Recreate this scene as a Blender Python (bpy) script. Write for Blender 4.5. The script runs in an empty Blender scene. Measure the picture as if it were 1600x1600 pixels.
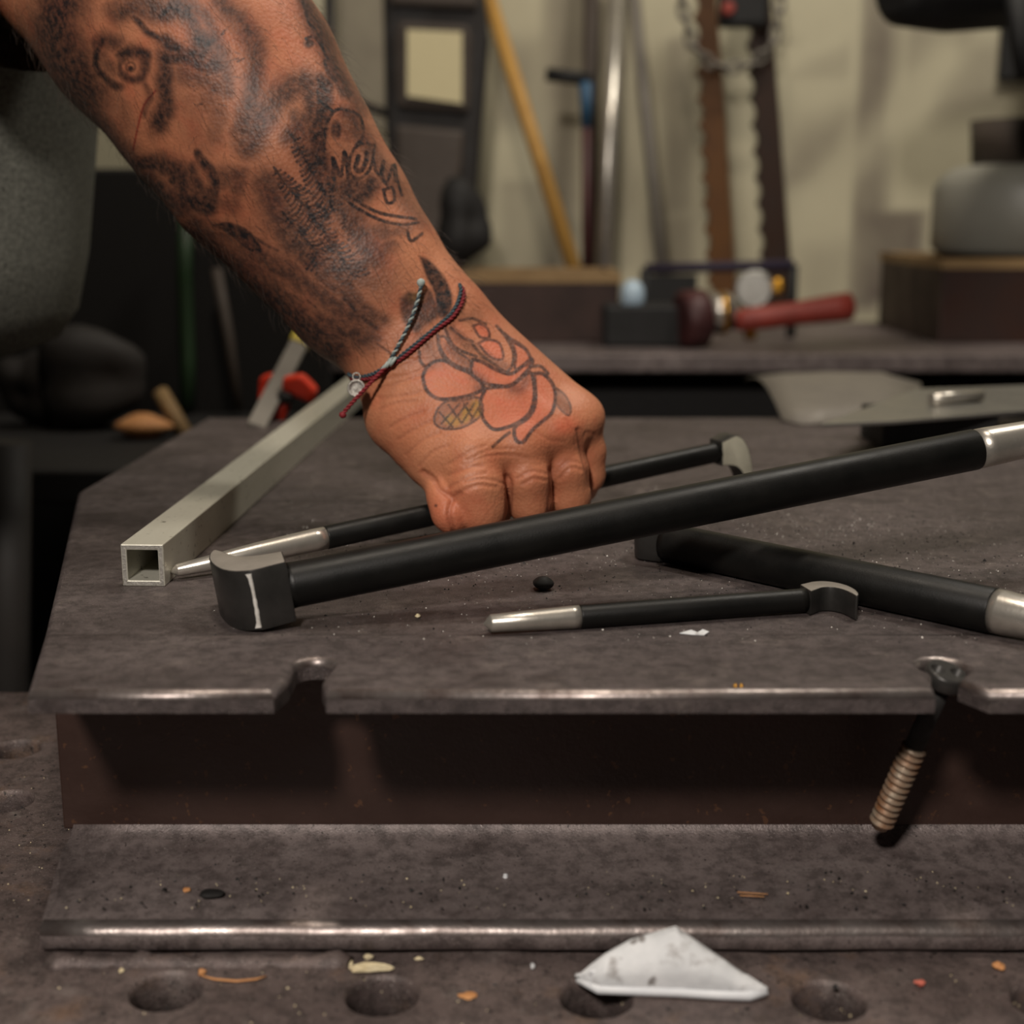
import bpy, bmesh, math, random
import numpy as np
from mathutils import Vector, Matrix
from mathutils.bvhtree import BVHTree

random.seed(7); rng = np.random.default_rng(7)
S = bpy.context.scene
COL = S.collection

# ------------------------------------------------------------------ camera
FPX = 2150.0; PITCH = math.radians(12.33); H = 0.155      # focal length in px of a 1600 px frame, tilt, eye above the plate
CAM = Vector((0, 0, H))
FW = Vector((0, math.cos(PITCH), -math.sin(PITCH))); UP = Vector((0, math.sin(PITCH), math.cos(PITCH))); RT = Vector((1, 0, 0))
cd = bpy.data.cameras.new('camera'); cam = bpy.data.objects.new('camera', cd); COL.objects.link(cam)
cam.location = CAM; cam.rotation_euler = (math.pi/2 - PITCH, 0, 0)
cd.sensor_width = 36; cd.sensor_height = 36; cd.lens = FPX/1600*36; cd.clip_start = 0.01
cd.dof.use_dof = True; cd.dof.focus_distance = 0.575; cd.dof.aperture_fstop = 6.8
S.camera = cam

# ------------------------------------------------------------------ world, lights, exposure
W = bpy.data.worlds.new('world'); S.world = W; W.use_nodes = True
W.node_tree.nodes['Background'].inputs[0].default_value = (1.0, 0.88, 0.76, 1)
W.node_tree.nodes['Background'].inputs[1].default_value = 0.012
S.view_settings.view_transform = 'Standard'; S.view_settings.look = 'None'
S.view_settings.exposure = 0.0; S.view_settings.gamma = 1.0; S.view_settings.use_curve_mapping = False

def area(name, loc, target, size, power, color):
    l = bpy.data.lights.new(name, 'AREA'); l.shape = 'DISK'; l.size = size; l.energy = power; l.color = color
    o = bpy.data.objects.new(name, l); COL.objects.link(o); o.location = loc
    o.rotation_euler = (Vector(target) - Vector(loc)).to_track_quat('-Z', 'Y').to_euler()
    return o
area('work_lamp', (-0.28, -0.58, 0.92), (0.0, 0.55, 0.0), 0.16, 17.5, (1.0, 0.92, 0.84))
area('ceiling_lamp', (-0.06, 0.56, 1.7), (0.0, 0.62, 0.0), 0.22, 9.5, (1.0, 0.88, 0.74))
area('rear_bench_lamp', (0.75, 1.15, 1.7), (0.6, 2.0, 0.2), 0.4, 17, (1.0, 0.93, 0.82))

# ------------------------------------------------------------------ helpers
def ray(px, py):
    return FW + RT*((px-800)/FPX) - UP*((py-800)/FPX)
def G(px, py, z=0.0):                       # pixel -> point on the level z
    d = ray(px, py); return CAM + d*((z-H)/d.z)
def T(px, py, Z):                           # pixel -> point at depth Z
    return CAM + ray(px, py)*Z
def TY(px, py, Y):                          # pixel -> point on the vertical plane Y
    d = ray(px, py); return CAM + d*(Y/d.y)

def tag(o, label=None, cat=None, group=None, kind=None):
    if label: o['label'] = label
    if cat: o['category'] = cat
    if group: o['group'] = group
    if kind: o['kind'] = kind
    return o
def empty(name, loc, label, cat, group=None):
    o = bpy.data.objects.new(name, None); COL.objects.link(o); o.location = loc
    o.empty_display_size = 0.01
    return tag(o, label, cat, group)

class MB:
    def __init__(s): s.v = []; s.f = []; s.m = []; s.sm = []
    def add(s, vs, fs, m=0, smooth=False):
        o = len(s.v); s.v += [tuple(v) for v in vs]
        for f in fs: s.f.append(tuple(i+o for i in f)); s.m.append(m); s.sm.append(smooth)
        return s
    def box(s, c, d, rot=None, m=0):
        R = rot if rot is not None else Matrix.Identity(3)
        c = Vector(c); vs = [c + R @ Vector((x*d[0]/2, y*d[1]/2, z*d[2]/2)) for x in (-1,1) for y in (-1,1) for z in (-1,1)]
        return s.add(vs, [(0,1,3,2),(4,6,7,5),(0,4,5,1),(2,3,7,6),(0,2,6,4),(1,5,7,3)], m)
    def tube(s, pts, rad, n=16, m=0, cap=True, closed=False, smooth=True):
        pts = [Vector(p) for p in pts]; k = len(pts)
        if not hasattr(rad, '__len__'): rad = [rad]*k
        tang = []
        for i in range(k):
            if closed: t = pts[(i+1) % k]-pts[i-1]
            else: t = pts[min(i+1,k-1)]-pts[max(i-1,0)]
            tang.append(t.normalized() if t.length > 1e-9 else Vector((0,0,1)))
        a = Vector((0,0,1)) if abs(tang[0].z) < .9 else Vector((1,0,0))
        u = (a - tang[0]*a.dot(tang[0])).normalized(); vs = []
        for i in range(k):
            t = tang[i]; u = (u - t*u.dot(t)).normalized(); w = t.cross(u)
            for j in range(n):
                q = 2*math.pi*j/n; vs.append(pts[i] + (u*math.cos(q)+w*math.sin(q))*rad[i])
        fs = []
        for i in range(k if closed else k-1):
            i2 = (i+1) % k
            for j in range(n): fs.append((i*n+j, i*n+(j+1) % n, i2*n+(j+1) % n, i2*n+j))
        s.add(vs, fs, m, smooth)
        if cap and not closed:
            o = len(s.v)-len(vs)
            s.f.append(tuple(o+j for j in range(n))[::-1]); s.m.append(m); s.sm.append(False)
            s.f.append(tuple(o+(k-1)*n+j for j in range(n))); s.m.append(m); s.sm.append(False)
        return s
    def lathe(s, base, axis, prof, n=24, m=0, smooth=True):       # prof: (along, radius)
        b = Vector(base); ax = Vector(axis).normalized()
        pts = [b+ax*max(0, a) if False else b+ax*a for a, r in prof]
        a = Vector((0,0,1)) if abs(ax.z) < .9 else Vector((1,0,0))
        u = (a-ax*a.dot(ax)).normalized(); w = ax.cross(u); vs = []; fs = []
        for p, (_, r) in zip(pts, prof):
            for j in range(n):
                q = 2*math.pi*j/n; vs.append(p+(u*math.cos(q)+w*math.sin(q))*r)
        for i in range(len(prof)-1):
            for j in range(n): fs.append((i*n+j, i*n+(j+1) % n, (i+1)*n+(j+1) % n, (i+1)*n+j))
        s.add(vs, fs, m, smooth); o = len(s.v)-len(vs); k = len(prof)
        s.f.append(tuple(o+j for j in range(n))[::-1]); s.m.append(m); s.sm.append(False)
        s.f.append(tuple(o+(k-1)*n+j for j in range(n))); s.m.append(m); s.sm.append(False)
        return s
    def prism(s, poly, n, m=0):                                   # poly: 3D points, n: extrusion vector
        k = len(poly); n = Vector(n); a = [Vector(p) for p in poly]
        vs = a+[p+n for p in a]
        return s.add(vs, [tuple(range(k))[::-1], tuple(range(k, 2*k))]+[(i, (i+1) % k, k+(i+1) % k, k+i) for i in range(k)], m)
    def build(s, name, mats, parent=None, bevel=0, seg=2, origin=None, angle=35, sharp=40):
        me = bpy.data.meshes.new(name); me.from_pydata(s.v, [], s.f)
        for x in (mats if isinstance(mats, (list, tuple)) else [mats]): me.materials.append(x)
        me.polygons.foreach_set('material_index', s.m); me.polygons.foreach_set('use_smooth', s.sm)
        bm = bmesh.new(); bm.from_mesh(me)
        bmesh.ops.remove_doubles(bm, verts=bm.verts, dist=1e-7)
        bmesh.ops.recalc_face_normals(bm, faces=bm.faces)
        if bevel:
            es = [e for e in bm.edges if len(e.link_faces) == 2 and e.calc_face_angle(0) > math.radians(angle)]
            bmesh.ops.bevel(bm, geom=es, offset=bevel, segments=seg, profile=.5, affect='EDGES', clamp_overlap=True)
        bm.to_mesh(me); bm.free()
        o = bpy.data.objects.new(name, me); COL.objects.link(o)
        if origin is not None:
            me.transform(Matrix.Translation(-Vector(origin))); o.location = origin
        if parent is not None:
            o.parent = parent
            o.matrix_parent_inverse = Matrix.Translation(-parent.location)
        return o

def baked(o):                                # apply the modifiers of o
    dg = bpy.context.evaluated_depsgraph_get(); ev = o.evaluated_get(dg)
    me = bpy.data.meshes.new_from_object(ev); old = o.data; o.modifiers.clear(); o.data = me; me.name = old.name
    bpy.data.meshes.remove(old); return o

# ------------------------------------------------------------------ materials
def srgb(r, g, b):
    f = lambda c: (c/255/12.92) if c/255 <= .04045 else ((c/255+.055)/1.055)**2.4
    return (f(r), f(g), f(b), 1)
def new_mat(name):
    m = bpy.data.materials.new(name); m.use_nodes = True; nt = m.node_tree
    return m, nt, nt.nodes['Principled BSDF']
def nd(nt, kind, **kw):
    n = nt.nodes.new(kind)
    for k, v in kw.items():
        if k in n.inputs: n.inputs[k].default_value = v
        else: setattr(n, k, v)
    return n
def mixc(nt, fac, a, b, mode='MIX'):
    n = nt.nodes.new('ShaderNodeMix'); n.data_type = 'RGBA'; n.blend_type = mode
    for sock, v in ((n.inputs[0], fac), (n.inputs[6], a), (n.inputs[7], b)):
        if hasattr(v, 'is_output'): nt.links.new(v, sock)
        else: sock.default_value = v
    return n.outputs[2]
def ramp(nt, src, stops):
    r = nt.nodes.new('ShaderNodeValToRGB'); nt.links.new(src, r.inputs[0]); e = r.color_ramp.elements
    e[0].position, e[0].color = stops[0][0], stops[0][1]; e[1].position, e[1].color = stops[-1][0], stops[-1][1]
    for p, c in stops[1:-1]: q = e.new(p); q.color = c
    return r.outputs[0]
def g1(v): return (v, v, v, 1)
def coords(nt, scale=(1,1,1)):
    tc = nt.nodes.new('ShaderNodeTexCoord'); mp = nt.nodes.new('ShaderNodeMapping'); mp.inputs['Scale'].default_value = scale
    nt.links.new(tc.outputs['Object'], mp.inputs['Vector']); return mp.outputs[0]
def noise(nt, vec, scale, detail=4, rough=.55):
    n = nd(nt, 'ShaderNodeTexNoise', Scale=scale, Detail=detail, Roughness=rough); nt.links.new(vec, n.inputs['Vector']); return n.outputs[0]

def grimy(name, ca, cb, rough=(.4, .65), metal=0.0, scale=20, stretch=(1,1,1), speck=None, speck_scale=900, bump=.15, bump_scale=600, spec=.5, cc=None, glint=None, seams=()):
    m, nt, b = new_mat(name)
    v = coords(nt, stretch); v1 = coords(nt)
    n1 = noise(nt, v, scale, 6, .62)
    col = mixc(nt, ramp(nt, n1, [(.33, g1(0)), (.68, g1(1))]), ca, cb)
    if cc: col = mixc(nt, ramp(nt, noise(nt, v1, scale*2.7, 5, .6), [(.56, g1(0)), (.72, g1(1))]), col, cc)
    n2 = noise(nt, v1, speck_scale, 2, .5)
    if speck: col = mixc(nt, ramp(nt, n2, [(.66, g1(0)), (.72, g1(1))]), col, speck)
    if glint:
        col = mixc(nt, ramp(nt, noise(nt, v1, 150, 8, .72), [(.40, g1(.55)), (.56, g1(0))]), col, speck)
        col = mixc(nt, ramp(nt, noise(nt, v1, 46, 7, .7), [(.56, g1(0)), (.74, g1(.38))]), col, glint)
        col = mixc(nt, ramp(nt, noise(nt, v1, 1700, 1, .5), [(.68, g1(0)), (.74, g1(1))]), col, glint)
    for y0, wd, amt in seams:
        tc = nt.nodes.new('ShaderNodeTexCoord'); sx = nt.nodes.new('ShaderNodeSeparateXYZ'); nt.links.new(tc.outputs['Object'], sx.inputs[0])
        q1 = nd(nt, 'ShaderNodeMath', operation='SUBTRACT'); nt.links.new(sx.outputs[1], q1.inputs[0]); q1.inputs[1].default_value = y0
        q2 = nd(nt, 'ShaderNodeMath', operation='ABSOLUTE'); nt.links.new(q1.outputs[0], q2.inputs[0])
        q3 = nd(nt, 'ShaderNodeMath', operation='DIVIDE'); nt.links.new(q2.outputs[0], q3.inputs[0]); q3.inputs[1].default_value = wd
        q4 = nd(nt, 'ShaderNodeMath', operation='MULTIPLY'); nt.links.new(ramp(nt, q3.outputs[0], [(.4, g1(amt)), (1, g1(0))]), q4.inputs[0]); nt.links.new(ramp(nt, noise(nt, v1, 22, 4), [(.4, g1(0)), (.6, g1(1))]), q4.inputs[1])
        col = mixc(nt, q4.outputs[0], col, srgb(38,31,29))
    nt.links.new(col, b.inputs['Base Color'])
    nt.links.new(ramp(nt, n1, [(.3, g1(rough[0])), (.7, g1(rough[1]))]), b.inputs['Roughness'])
    b.inputs['Metallic'].default_value = metal; b.inputs['Specular IOR Level'].default_value = spec
    if bump:
        bp = nd(nt, 'ShaderNodeBump', Strength=bump, Distance=.0006); nt.links.new(noise(nt, v1, bump_scale, 3, .6), bp.inputs['Height'])
        nt.links.new(bp.outputs[0], b.inputs['Normal'])
    return m
M = {}
M['plate'] = grimy('dusty_brown_steel', srgb(76,67,66), srgb(99,89,87), (.42,.66), .3, 13, (1, 1.6, 1), srgb(40,34,32), 800, 1.0, 1300, .5, srgb(64,54,52), srgb(150,138,130), ((G(0,992).y,.0016,.7),(G(0,783).y,.006,.45),(G(0,728).y,.008,.4),(G(0,1055).y,.0012,.4)))
M['worn'] = grimy('worn_bright_steel_edge', srgb(152,143,139), srgb(88,76,72), (.3,.5), .8, 75, (1,1,1), None, 500, .3, 300)
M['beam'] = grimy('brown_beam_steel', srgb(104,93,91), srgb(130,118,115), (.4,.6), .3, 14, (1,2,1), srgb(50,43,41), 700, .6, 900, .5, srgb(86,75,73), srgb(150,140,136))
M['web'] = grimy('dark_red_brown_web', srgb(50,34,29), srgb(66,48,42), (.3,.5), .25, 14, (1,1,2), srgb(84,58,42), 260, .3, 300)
M['table'] = grimy('grey_brown_fixture_table', srgb(88,76,74), srgb(112,98,94), (.45,.7), .3, 12, (1,1,1), srgb(46,40,38), 450, .6, 900, .5, srgb(120,96,80), srgb(160,150,144))
M['black_bar'] = grimy('black_satin_paint', srgb(12,12,11), srgb(18,17,15), (.38,.5), 0, 60, (1,1,1), None, 900, .12, 1500, .28)
M['chrome'] = grimy('brushed_bright_steel', srgb(204,198,188), srgb(176,170,160), (.25,.38), .78, 90, (1,1,1), None, 900, .08, 900)
M['head_face'] = grimy('ground_grey_steel', srgb(150,143,134), srgb(128,122,114), (.4,.5), .15, 60, (1,1,1), None, 900, .15, 1200)
M['head_lit'] = grimy('lit_ground_steel', srgb(196,192,172), srgb(172,168,150), (.4,.5), .15, 60, (1,1,1), None, 900, .15, 1200)  # lighter copy of the ground steel, for a brightly lit head face
M['bare'] = grimy('bare_chipped_steel', srgb(236,232,224), srgb(200,196,188), (.3,.45), .2, 300, (1,1,1), None, 900, .5, 900)
M['gun'] = grimy('dark_gunmetal', srgb(62,60,58), srgb(44,43,41), (.3,.42), .4, 60, (1,1,1), None, 900, .1, 900)
M['alu'] = grimy('dull_aluminium', srgb(206,203,190), srgb(186,183,168), (.4,.55), .45, 30, (1,.2,1), srgb(120,116,104), 300, .12, 800)
M['alu_cut'] = grimy('saw_cut_aluminium', srgb(200,196,188), srgb(160,156,148), (.4,.6), .7, 400, (1,1,1), None, 900, .5, 900)
M['rubber'] = grimy('matt_black', srgb(14,13,13), srgb(20,19,18), (.6,.8), 0, 30)
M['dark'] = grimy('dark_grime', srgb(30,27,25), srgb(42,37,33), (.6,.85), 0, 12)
M['dirt_and_shade'] = grimy('black_soot_and_shade', srgb(16,14,13), srgb(26,23,21), (.6,.9), 0, 200)
M['shirt'] = grimy('heathered_grey_cloth', srgb(84,84,78), srgb(124,124,115), (.9,.95), 0, 420, (1,1,1), srgb(40,40,38), 520, .8, 700, .1)
M['scrap'] = grimy('chalky_pale_sheet', srgb(198,200,202), srgb(228,229,230), (.55,.7), 0, 45, (1,1,1), srgb(138,134,132), 170, .4, 300, .4, srgb(150,146,144))
M['scrap_edge'] = grimy('clean_pale_edge', srgb(214,216,220), srgb(226,228,230), (.5,.6), 0, 60)
M['cream'] = grimy('cream_crumb', srgb(196,178,138), srgb(226,212,178), (.7,.9), 0, 200)
M['tan'] = grimy('tan_chip', srgb(182,122,72), srgb(204,150,98), (.6,.8), 0, 200)
M['orange'] = grimy('orange_plastic', srgb(226,58,26), srgb(205,48,22), (.35,.5), 0, 40)
M['red_fleck'] = grimy('coral_fleck', srgb(196,104,86), srgb(176,92,76), (.6,.8), 0, 100)
M['rust'] = grimy('rusty_thread_steel', srgb(160,146,128), srgb(138,92,58), (.35,.55), .4, 130, (1,1,1), None, 900, .2, 900)
M['wood_y'] = grimy('yellow_wood', srgb(190,146,72), srgb(170,126,62), (.5,.7), 0, 30, (6,6,.6))
M['wood_rim'] = grimy('tan_wood', srgb(150,122,82), srgb(126,100,66), (.6,.8), 0, 30)
M['wood_d'] = grimy('dark_brown_wood', srgb(52,28,18), srgb(38,20,13), (.5,.7), 0, 20)
M['rack'] = grimy('brown_notched_steel', srgb(104,66,24), srgb(80,48,16), (.4,.6), .2, 16)
M['rack_d'] = grimy('dark_brown_notched_steel', srgb(52,30,14), srgb(38,21,11), (.4,.6), .2, 16)
M['tank'] = grimy('grey_tank_paint', srgb(150,148,138), srgb(134,132,122), (.4,.55), 0, 10)
M['seat'] = grimy('dark_taupe_vinyl', srgb(70,60,52), srgb(60,51,44), (.6,.8), 0, 10)
M['seat_d'] = grimy('near_black_trim', srgb(26,22,20), srgb(32,27,24), (.6,.8), 0, 20)
M['paper'] = grimy('cream_paper', srgb(212,200,160), srgb(202,190,150), (.8,.9), 0, 60, (1,1,14))
M['red'] = grimy('red_grip', srgb(150,58,46), srgb(128,48,38), (.45,.6), 0, 30)
M['maroon'] = grimy('maroon_cast_iron', srgb(72,34,34), srgb(58,28,28), (.45,.6), .1, 30)
M['brass'] = grimy('brass', srgb(196,146,58), srgb(178,130,48), (.25,.35), 1, 30)
M['blue'] = grimy('blue_grip', srgb(40,82,112), srgb(34,70,98), (.5,.6), 0, 30)
M['pale_blue'] = grimy('pale_blue_plastic', srgb(176,196,210), srgb(160,180,196), (.3,.4), 0, 30)
M['purple'] = grimy('dark_purple_strap', srgb(40,30,52), srgb(34,26,44), (.7,.8), 0, 30)
M['green'] = grimy('dark_green_hose', srgb(34,58,30), srgb(28,48,25), (.5,.6), 0, 30)
M['yellow'] = grimy('yellow_plastic', srgb(190,170,50), srgb(170,150,44), (.5,.6), 0, 30)
M['greypost'] = grimy('grey_painted_steel', srgb(120,114,104), srgb(106,100,92), (.5,.7), .1, 14)
M['galv'] = grimy('galvanised_sheet', srgb(168,166,160), srgb(140,138,132), (.25,.45), .8, 25)
M['floor'] = grimy('oily_concrete', srgb(58,54,48), srgb(44,41,37), (.7,.9), 0, 3)
M['silver'] = grimy('silver_charm', srgb(200,196,188), srgb(150,146,140), (.3,.5), .9, 700, (1,1,1), None, 900, .8, 1500)
M['teal'] = grimy('teal_grey_cord', srgb(36,50,56), srgb(64,82,90), (.7,.8), 0, 900)
M['redcord'] = grimy('crimson_cord', srgb(130,26,34), srgb(104,18,26), (.65,.8), 0, 900)
M['palecord'] = grimy('pale_grey_cord', srgb(170,176,170), srgb(134,150,146), (.7,.8), 0, 900)
M['hair'] = grimy('dark_arm_hair', srgb(46,34,26), srgb(70,52,38), (.5,.6), 0, 200, bump=0)

# ------------------------------------------------------------------ the setting
WALL_Y = 2.02
def paint_wall():
    nx, nz = 260, 130; xs = np.linspace(-1.6, 1.9, nx); zs = np.linspace(-.8, 1.0, nz)
    X, Zz = np.meshgrid(xs, zs, indexing='ij'); v = np.stack([X.ravel(), np.full(X.size, WALL_Y), Zz.ravel()], 1)
    idx = np.arange(nx*nz).reshape(nx, nz)
    f = np.stack([idx[:-1,:-1].ravel(), idx[1:,:-1].ravel(), idx[1:,1:].ravel(), idx[:-1,1:].ravel()], 1)
    me = bpy.data.meshes.new('wall_back'); me.from_pydata(v.tolist(), [], f.tolist())
    a = np.zeros(X.size)
    P = lambda px, py: TY(px, py, WALL_Y)
    def rect(x0, y0, x1, y1, s, soft=.012):
        p, q = P(x0, y1), P(x1, y0)
        d = np.minimum(np.minimum(v[:,0]-p.x, q.x-v[:,0]), np.minimum(v[:,2]-p.z, q.z-v[:,2]))
        np.maximum(a, s*np.clip(d/soft+.5, 0, 1), out=a)
    def light_streak(x0, y0, x1, y1, w, s):
        p, q = P(x0, y0), P(x1, y1); ab = np.array([q.x-p.x, q.z-p.z]); ap = v[:, [0,2]]-np.array([p.x, p.z])
        t = np.clip(ap@ab/(ab@ab), 0, 1); d = np.linalg.norm(ap-t[:,None]*ab, axis=1)
        a[:] = np.clip(a+s*np.exp(-(d/(w*WALL_Y/FPX))**2), 0, 1)
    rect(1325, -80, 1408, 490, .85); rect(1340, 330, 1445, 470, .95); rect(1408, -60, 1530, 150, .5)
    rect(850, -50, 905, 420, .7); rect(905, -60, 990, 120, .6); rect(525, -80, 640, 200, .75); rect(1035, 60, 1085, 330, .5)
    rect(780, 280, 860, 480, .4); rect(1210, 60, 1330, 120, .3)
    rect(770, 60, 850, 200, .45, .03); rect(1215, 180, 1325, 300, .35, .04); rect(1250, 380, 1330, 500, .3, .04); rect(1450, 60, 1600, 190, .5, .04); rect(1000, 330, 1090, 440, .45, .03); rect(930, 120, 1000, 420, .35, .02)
    light_streak(1260, 330, 1480, 90, 30, -.55); light_streak(1190, 120, 1330, 40, 20, -.35); light_streak(1215, 300, 1320, 190, 30, .25)  # diagonal bands of light and shadow painted into the wall colour
    at = me.attributes.new('mud_and_light', 'FLOAT', 'POINT'); at.data.foreach_set('value', a.astype(np.float32))
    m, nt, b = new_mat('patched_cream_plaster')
    at = nd(nt, 'ShaderNodeAttribute', attribute_name='mud_and_light'); vv = coords(nt)
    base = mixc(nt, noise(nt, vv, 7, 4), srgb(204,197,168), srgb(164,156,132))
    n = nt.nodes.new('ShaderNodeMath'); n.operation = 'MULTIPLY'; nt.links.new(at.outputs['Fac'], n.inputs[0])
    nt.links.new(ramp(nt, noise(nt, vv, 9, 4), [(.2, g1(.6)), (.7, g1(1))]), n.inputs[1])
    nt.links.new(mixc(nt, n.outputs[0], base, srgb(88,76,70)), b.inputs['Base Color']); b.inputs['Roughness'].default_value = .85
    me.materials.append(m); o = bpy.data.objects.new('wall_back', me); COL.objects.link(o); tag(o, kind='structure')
paint_wall()
FLOOR_Z = -0.95
tag(MB().box((0.1, .6, FLOOR_Z-.02), (4.2, 3.2, .04)).build('floor', M['floor']), kind='structure')
tag(MB().box((-1.62, .6, .2), (.05, 2.9, 2.4)).build('wall_left', M['floor']), kind='structure')

# ------------------------------------------------------------------ fixture table with drilled holes
TZ = -0.097
def fixture_table():
    t = empty('fixture_table', (.2, .42, FLOOR_Z), 'heavy drilled steel welding table under the beam', 'table')
    me = MB().box((.25, .45, TZ-.011), (1.16, .5, .022)).build('table_top', M['table'], t)
    rowx = [-.27+.0775*i for i in range(13)]
    holes = [G(260,1548,TZ), G(597,1555,TZ), G(932,1558,TZ), G(1295,1563,TZ), G(25,1170,TZ), G(8,1252,TZ), G(1640,1566,TZ)]
    cut = MB()
    for h in holes: cut.lathe((h.x, h.y, TZ-.04), (0,0,1), [(0,.0116),(.0378,.0116),(.0402,.0128),(.06,.0128)], 28)
    c = cut.build('cutter', M['table'])
    md = me.modifiers.new('b', 'BOOLEAN'); md.object = c; md.operation = 'DIFFERENCE'; md.solver = 'EXACT'
    baked(me); bpy.data.objects.remove(c)
    for x, y in ((-.28,.25),(.78,.25),(-.28,.66),(.78,.66)):
        MB().box((x, y, (TZ-.022+FLOOR_Z)/2), (.05, .05, TZ-.022-FLOOR_Z)).build('leg', M['dark'], t, .002)
fixture_table()

# ------------------------------------------------------------------ beam under the plate
YF = G(800, 1079, 0).y                       # front edge of plate and flange
XL, XR = -.163, .62
def beam():
    t = empty('steel_beam', (.2, YF+.03, TZ), 'brown steel I-beam carrying the worktop plate, rust flecks on its web', 'beam')
    yw = .498; n = 40; mb = MB()
    # lower flange: cross-section with rolled edge and fillet, swept along X
    prof = [(YF+.004, TZ), (YF, TZ+.003), (YF, TZ+.0075), (YF+.0015, TZ+.0102), (YF+.005, TZ+.0114), (YF+.02, TZ+.0122), (yw-.016, TZ+.0138), (yw-.006, TZ+.0152), (yw, TZ+.018), (yw, TZ+.0185), (yw+.06, TZ+.013), (yw+.06, TZ)]
    xs = [XL+.006*math.sin(i*9.7)*(0) + (XR-XL)*i/n for i in range(n+1)]
    vs = []
    for i, x in enumerate(xs):
        for j, (y, z) in enumerate(prof):
            w = .0006*math.sin(i*1.7+j)*(1 if j in (1,2,3) else 0); vs.append((x-(.008 if j > 5 and i == 0 else 0), y+w, z))
    k = len(prof); fs = [(i*k+j, i*k+(j+1) % k, (i+1)*k+(j+1) % k, (i+1)*k+j) for i in range(n) for j in range(k)]
    fs += [tuple(range(k)), tuple(n*k+j for j in range(k))[::-1]]
    mb.add(vs, fs); mb.m = [1 if (q < n*k and q % k in (2,3)) else 0 for q in range(len(mb.f))]
    mb.sm = [q < n*k for q in range(len(mb.f))]
    mb.build('lower_flange', [M['beam'], M['worn']], t)
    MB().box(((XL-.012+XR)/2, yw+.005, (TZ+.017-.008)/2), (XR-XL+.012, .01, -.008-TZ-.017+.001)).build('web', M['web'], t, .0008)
    wb = MB()                                 # ragged weld bead along the left front foot
    pts = [Vector((XL+.004+.0045*i, YF-.003-.0016*math.sin(i*1.3)**2, TZ-.0012)) for i in range(24)]
    wb.tube(pts, [.0040+.0006*math.sin(i*2.1)+.0007*math.sin(i*.9+1) for i in range(24)], 10)
    wb.build('weld_bead', M['table'], t)
beam()

# ------------------------------------------------------------------ the top plate
def top_plate():
    t = empty('steel_plate', (.3, .75, -.008), 'large dusty brown steel plate with cut corner and two notches in front', 'plate')
    th = .008
    def slot(px, w, depth, skew=0, flare=0.0):
        x = G(px, 1079, 0).x; p = []
        p.append((x-w/2-flare, YF)); p.append((x-w/2+.001, YF+.012))
        for q in range(9):
            a = math.pi-math.pi*q/8; p.append((x+skew+w/2*math.cos(a), YF+depth-w/2+w/2*math.sin(a)))
        p.append((x+w/2-.001, YF+.012)); p.append((x+w/2+flare, YF)); return p
    kx = G(1492, 1079, 0).x; kc = (kx+.0040, YF+.0255)
    key = [(kx-.0062, YF), (kx-.0042, YF+.011)]+[(kc[0]+.0083*math.cos(q), kc[1]+.0083*math.sin(q)) for q in np.radians(np.linspace(228, -48, 15))]+[(kx+.0052, YF+.012), (kx+.0118, YF)]
    out = [(G(42,1079,0).x, YF)] + slot(468, .0135, .034, .001, .002) + key + [(.78, YF), (.78, 1.05)]
    c = [G(300,668,0), G(122,768,0), G(70,985,0)]
    out += [(c[0].x, 1.05), (c[1].x, c[1].y), (c[2].x, c[2].y)]
    bm = bmesh.new(); vs = [bm.verts.new((x, y, 0)) for x, y in out]; f = bm.faces.new(vs)
    if f.normal.z < 0: f.normal_flip()
    bm.normal_update()
    r = bmesh.ops.extrude_face_region(bm, geom=[f]); 
    for v in [g for g in r['geom'] if isinstance(g, bmesh.types.BMVert)]: v.co.z = -th
    bmesh.ops.recalc_face_normals(bm, faces=bm.faces)
    top = [e for e in bm.edges if all(abs(v.co.z) < 1e-6 for v in e.verts)]
    bmesh.ops.bevel(bm, geom=top, offset=.0032, segments=5, profile=.5, affect='EDGES', clamp_overlap=True)
    for f in bm.faces:
        n = f.normal
        f.material_index = 1 if (.15 < n.z < .95 and n.y < -.25) else 0
        f.smooth = .05 < abs(n.z) < .98
    me = bpy.data.meshes.new('plate_body'); bm.to_mesh(me); bm.free()
    me.materials.append(M['plate']); me.materials.append(M['worn'])
    o = bpy.data.objects.new('plate_body', me); COL.objects.link(o); o.parent = t; o.matrix_parent_inverse = Matrix.Translation(-t.location)
    MB().box((.3, .98, (-.008+FLOOR_Z)/2), (.7, .06, -.008-FLOOR_Z)).build('rear_support', M['dark'], t)
top_plate()

# ------------------------------------------------------------------ pry bars
HEAD = [(-2,-8.7),(3,-9.8),(8,-11),(11,-11.2),(16.5,-8),(21,-1),(23.6,8),(25,18),(24.6,27),(23.4,32),(22,32.5),(19.5,27),(17,20),(13.5,14),(8.5,10.6),(3,9.2),(-2,8.7)]
def curve2(pts, k=4):                        # Catmull-Rom through 2D points
    out = []; n = len(pts)
    for i in range(n-1):
        a, b, c, d = pts[max(i-1,0)], pts[i], pts[i+1], pts[min(i+2,n-1)]
        for q in range(k):
            t = q/k; out.append(tuple(.5*(2*b[e]+(c[e]-a[e])*t+(2*a[e]-5*b[e]+4*c[e]-d[e])*t*t+(3*b[e]-a[e]-3*c[e]+d[e])*t**3) for e in (0,1)))
    return out+[pts[-1]]
HEAD = curve2(HEAD[:4], 3)+curve2(HEAD[3:10], 3)[1:]+curve2(HEAD[9:11], 1)[1:]+curve2(HEAD[10:], 3)[1:]
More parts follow.
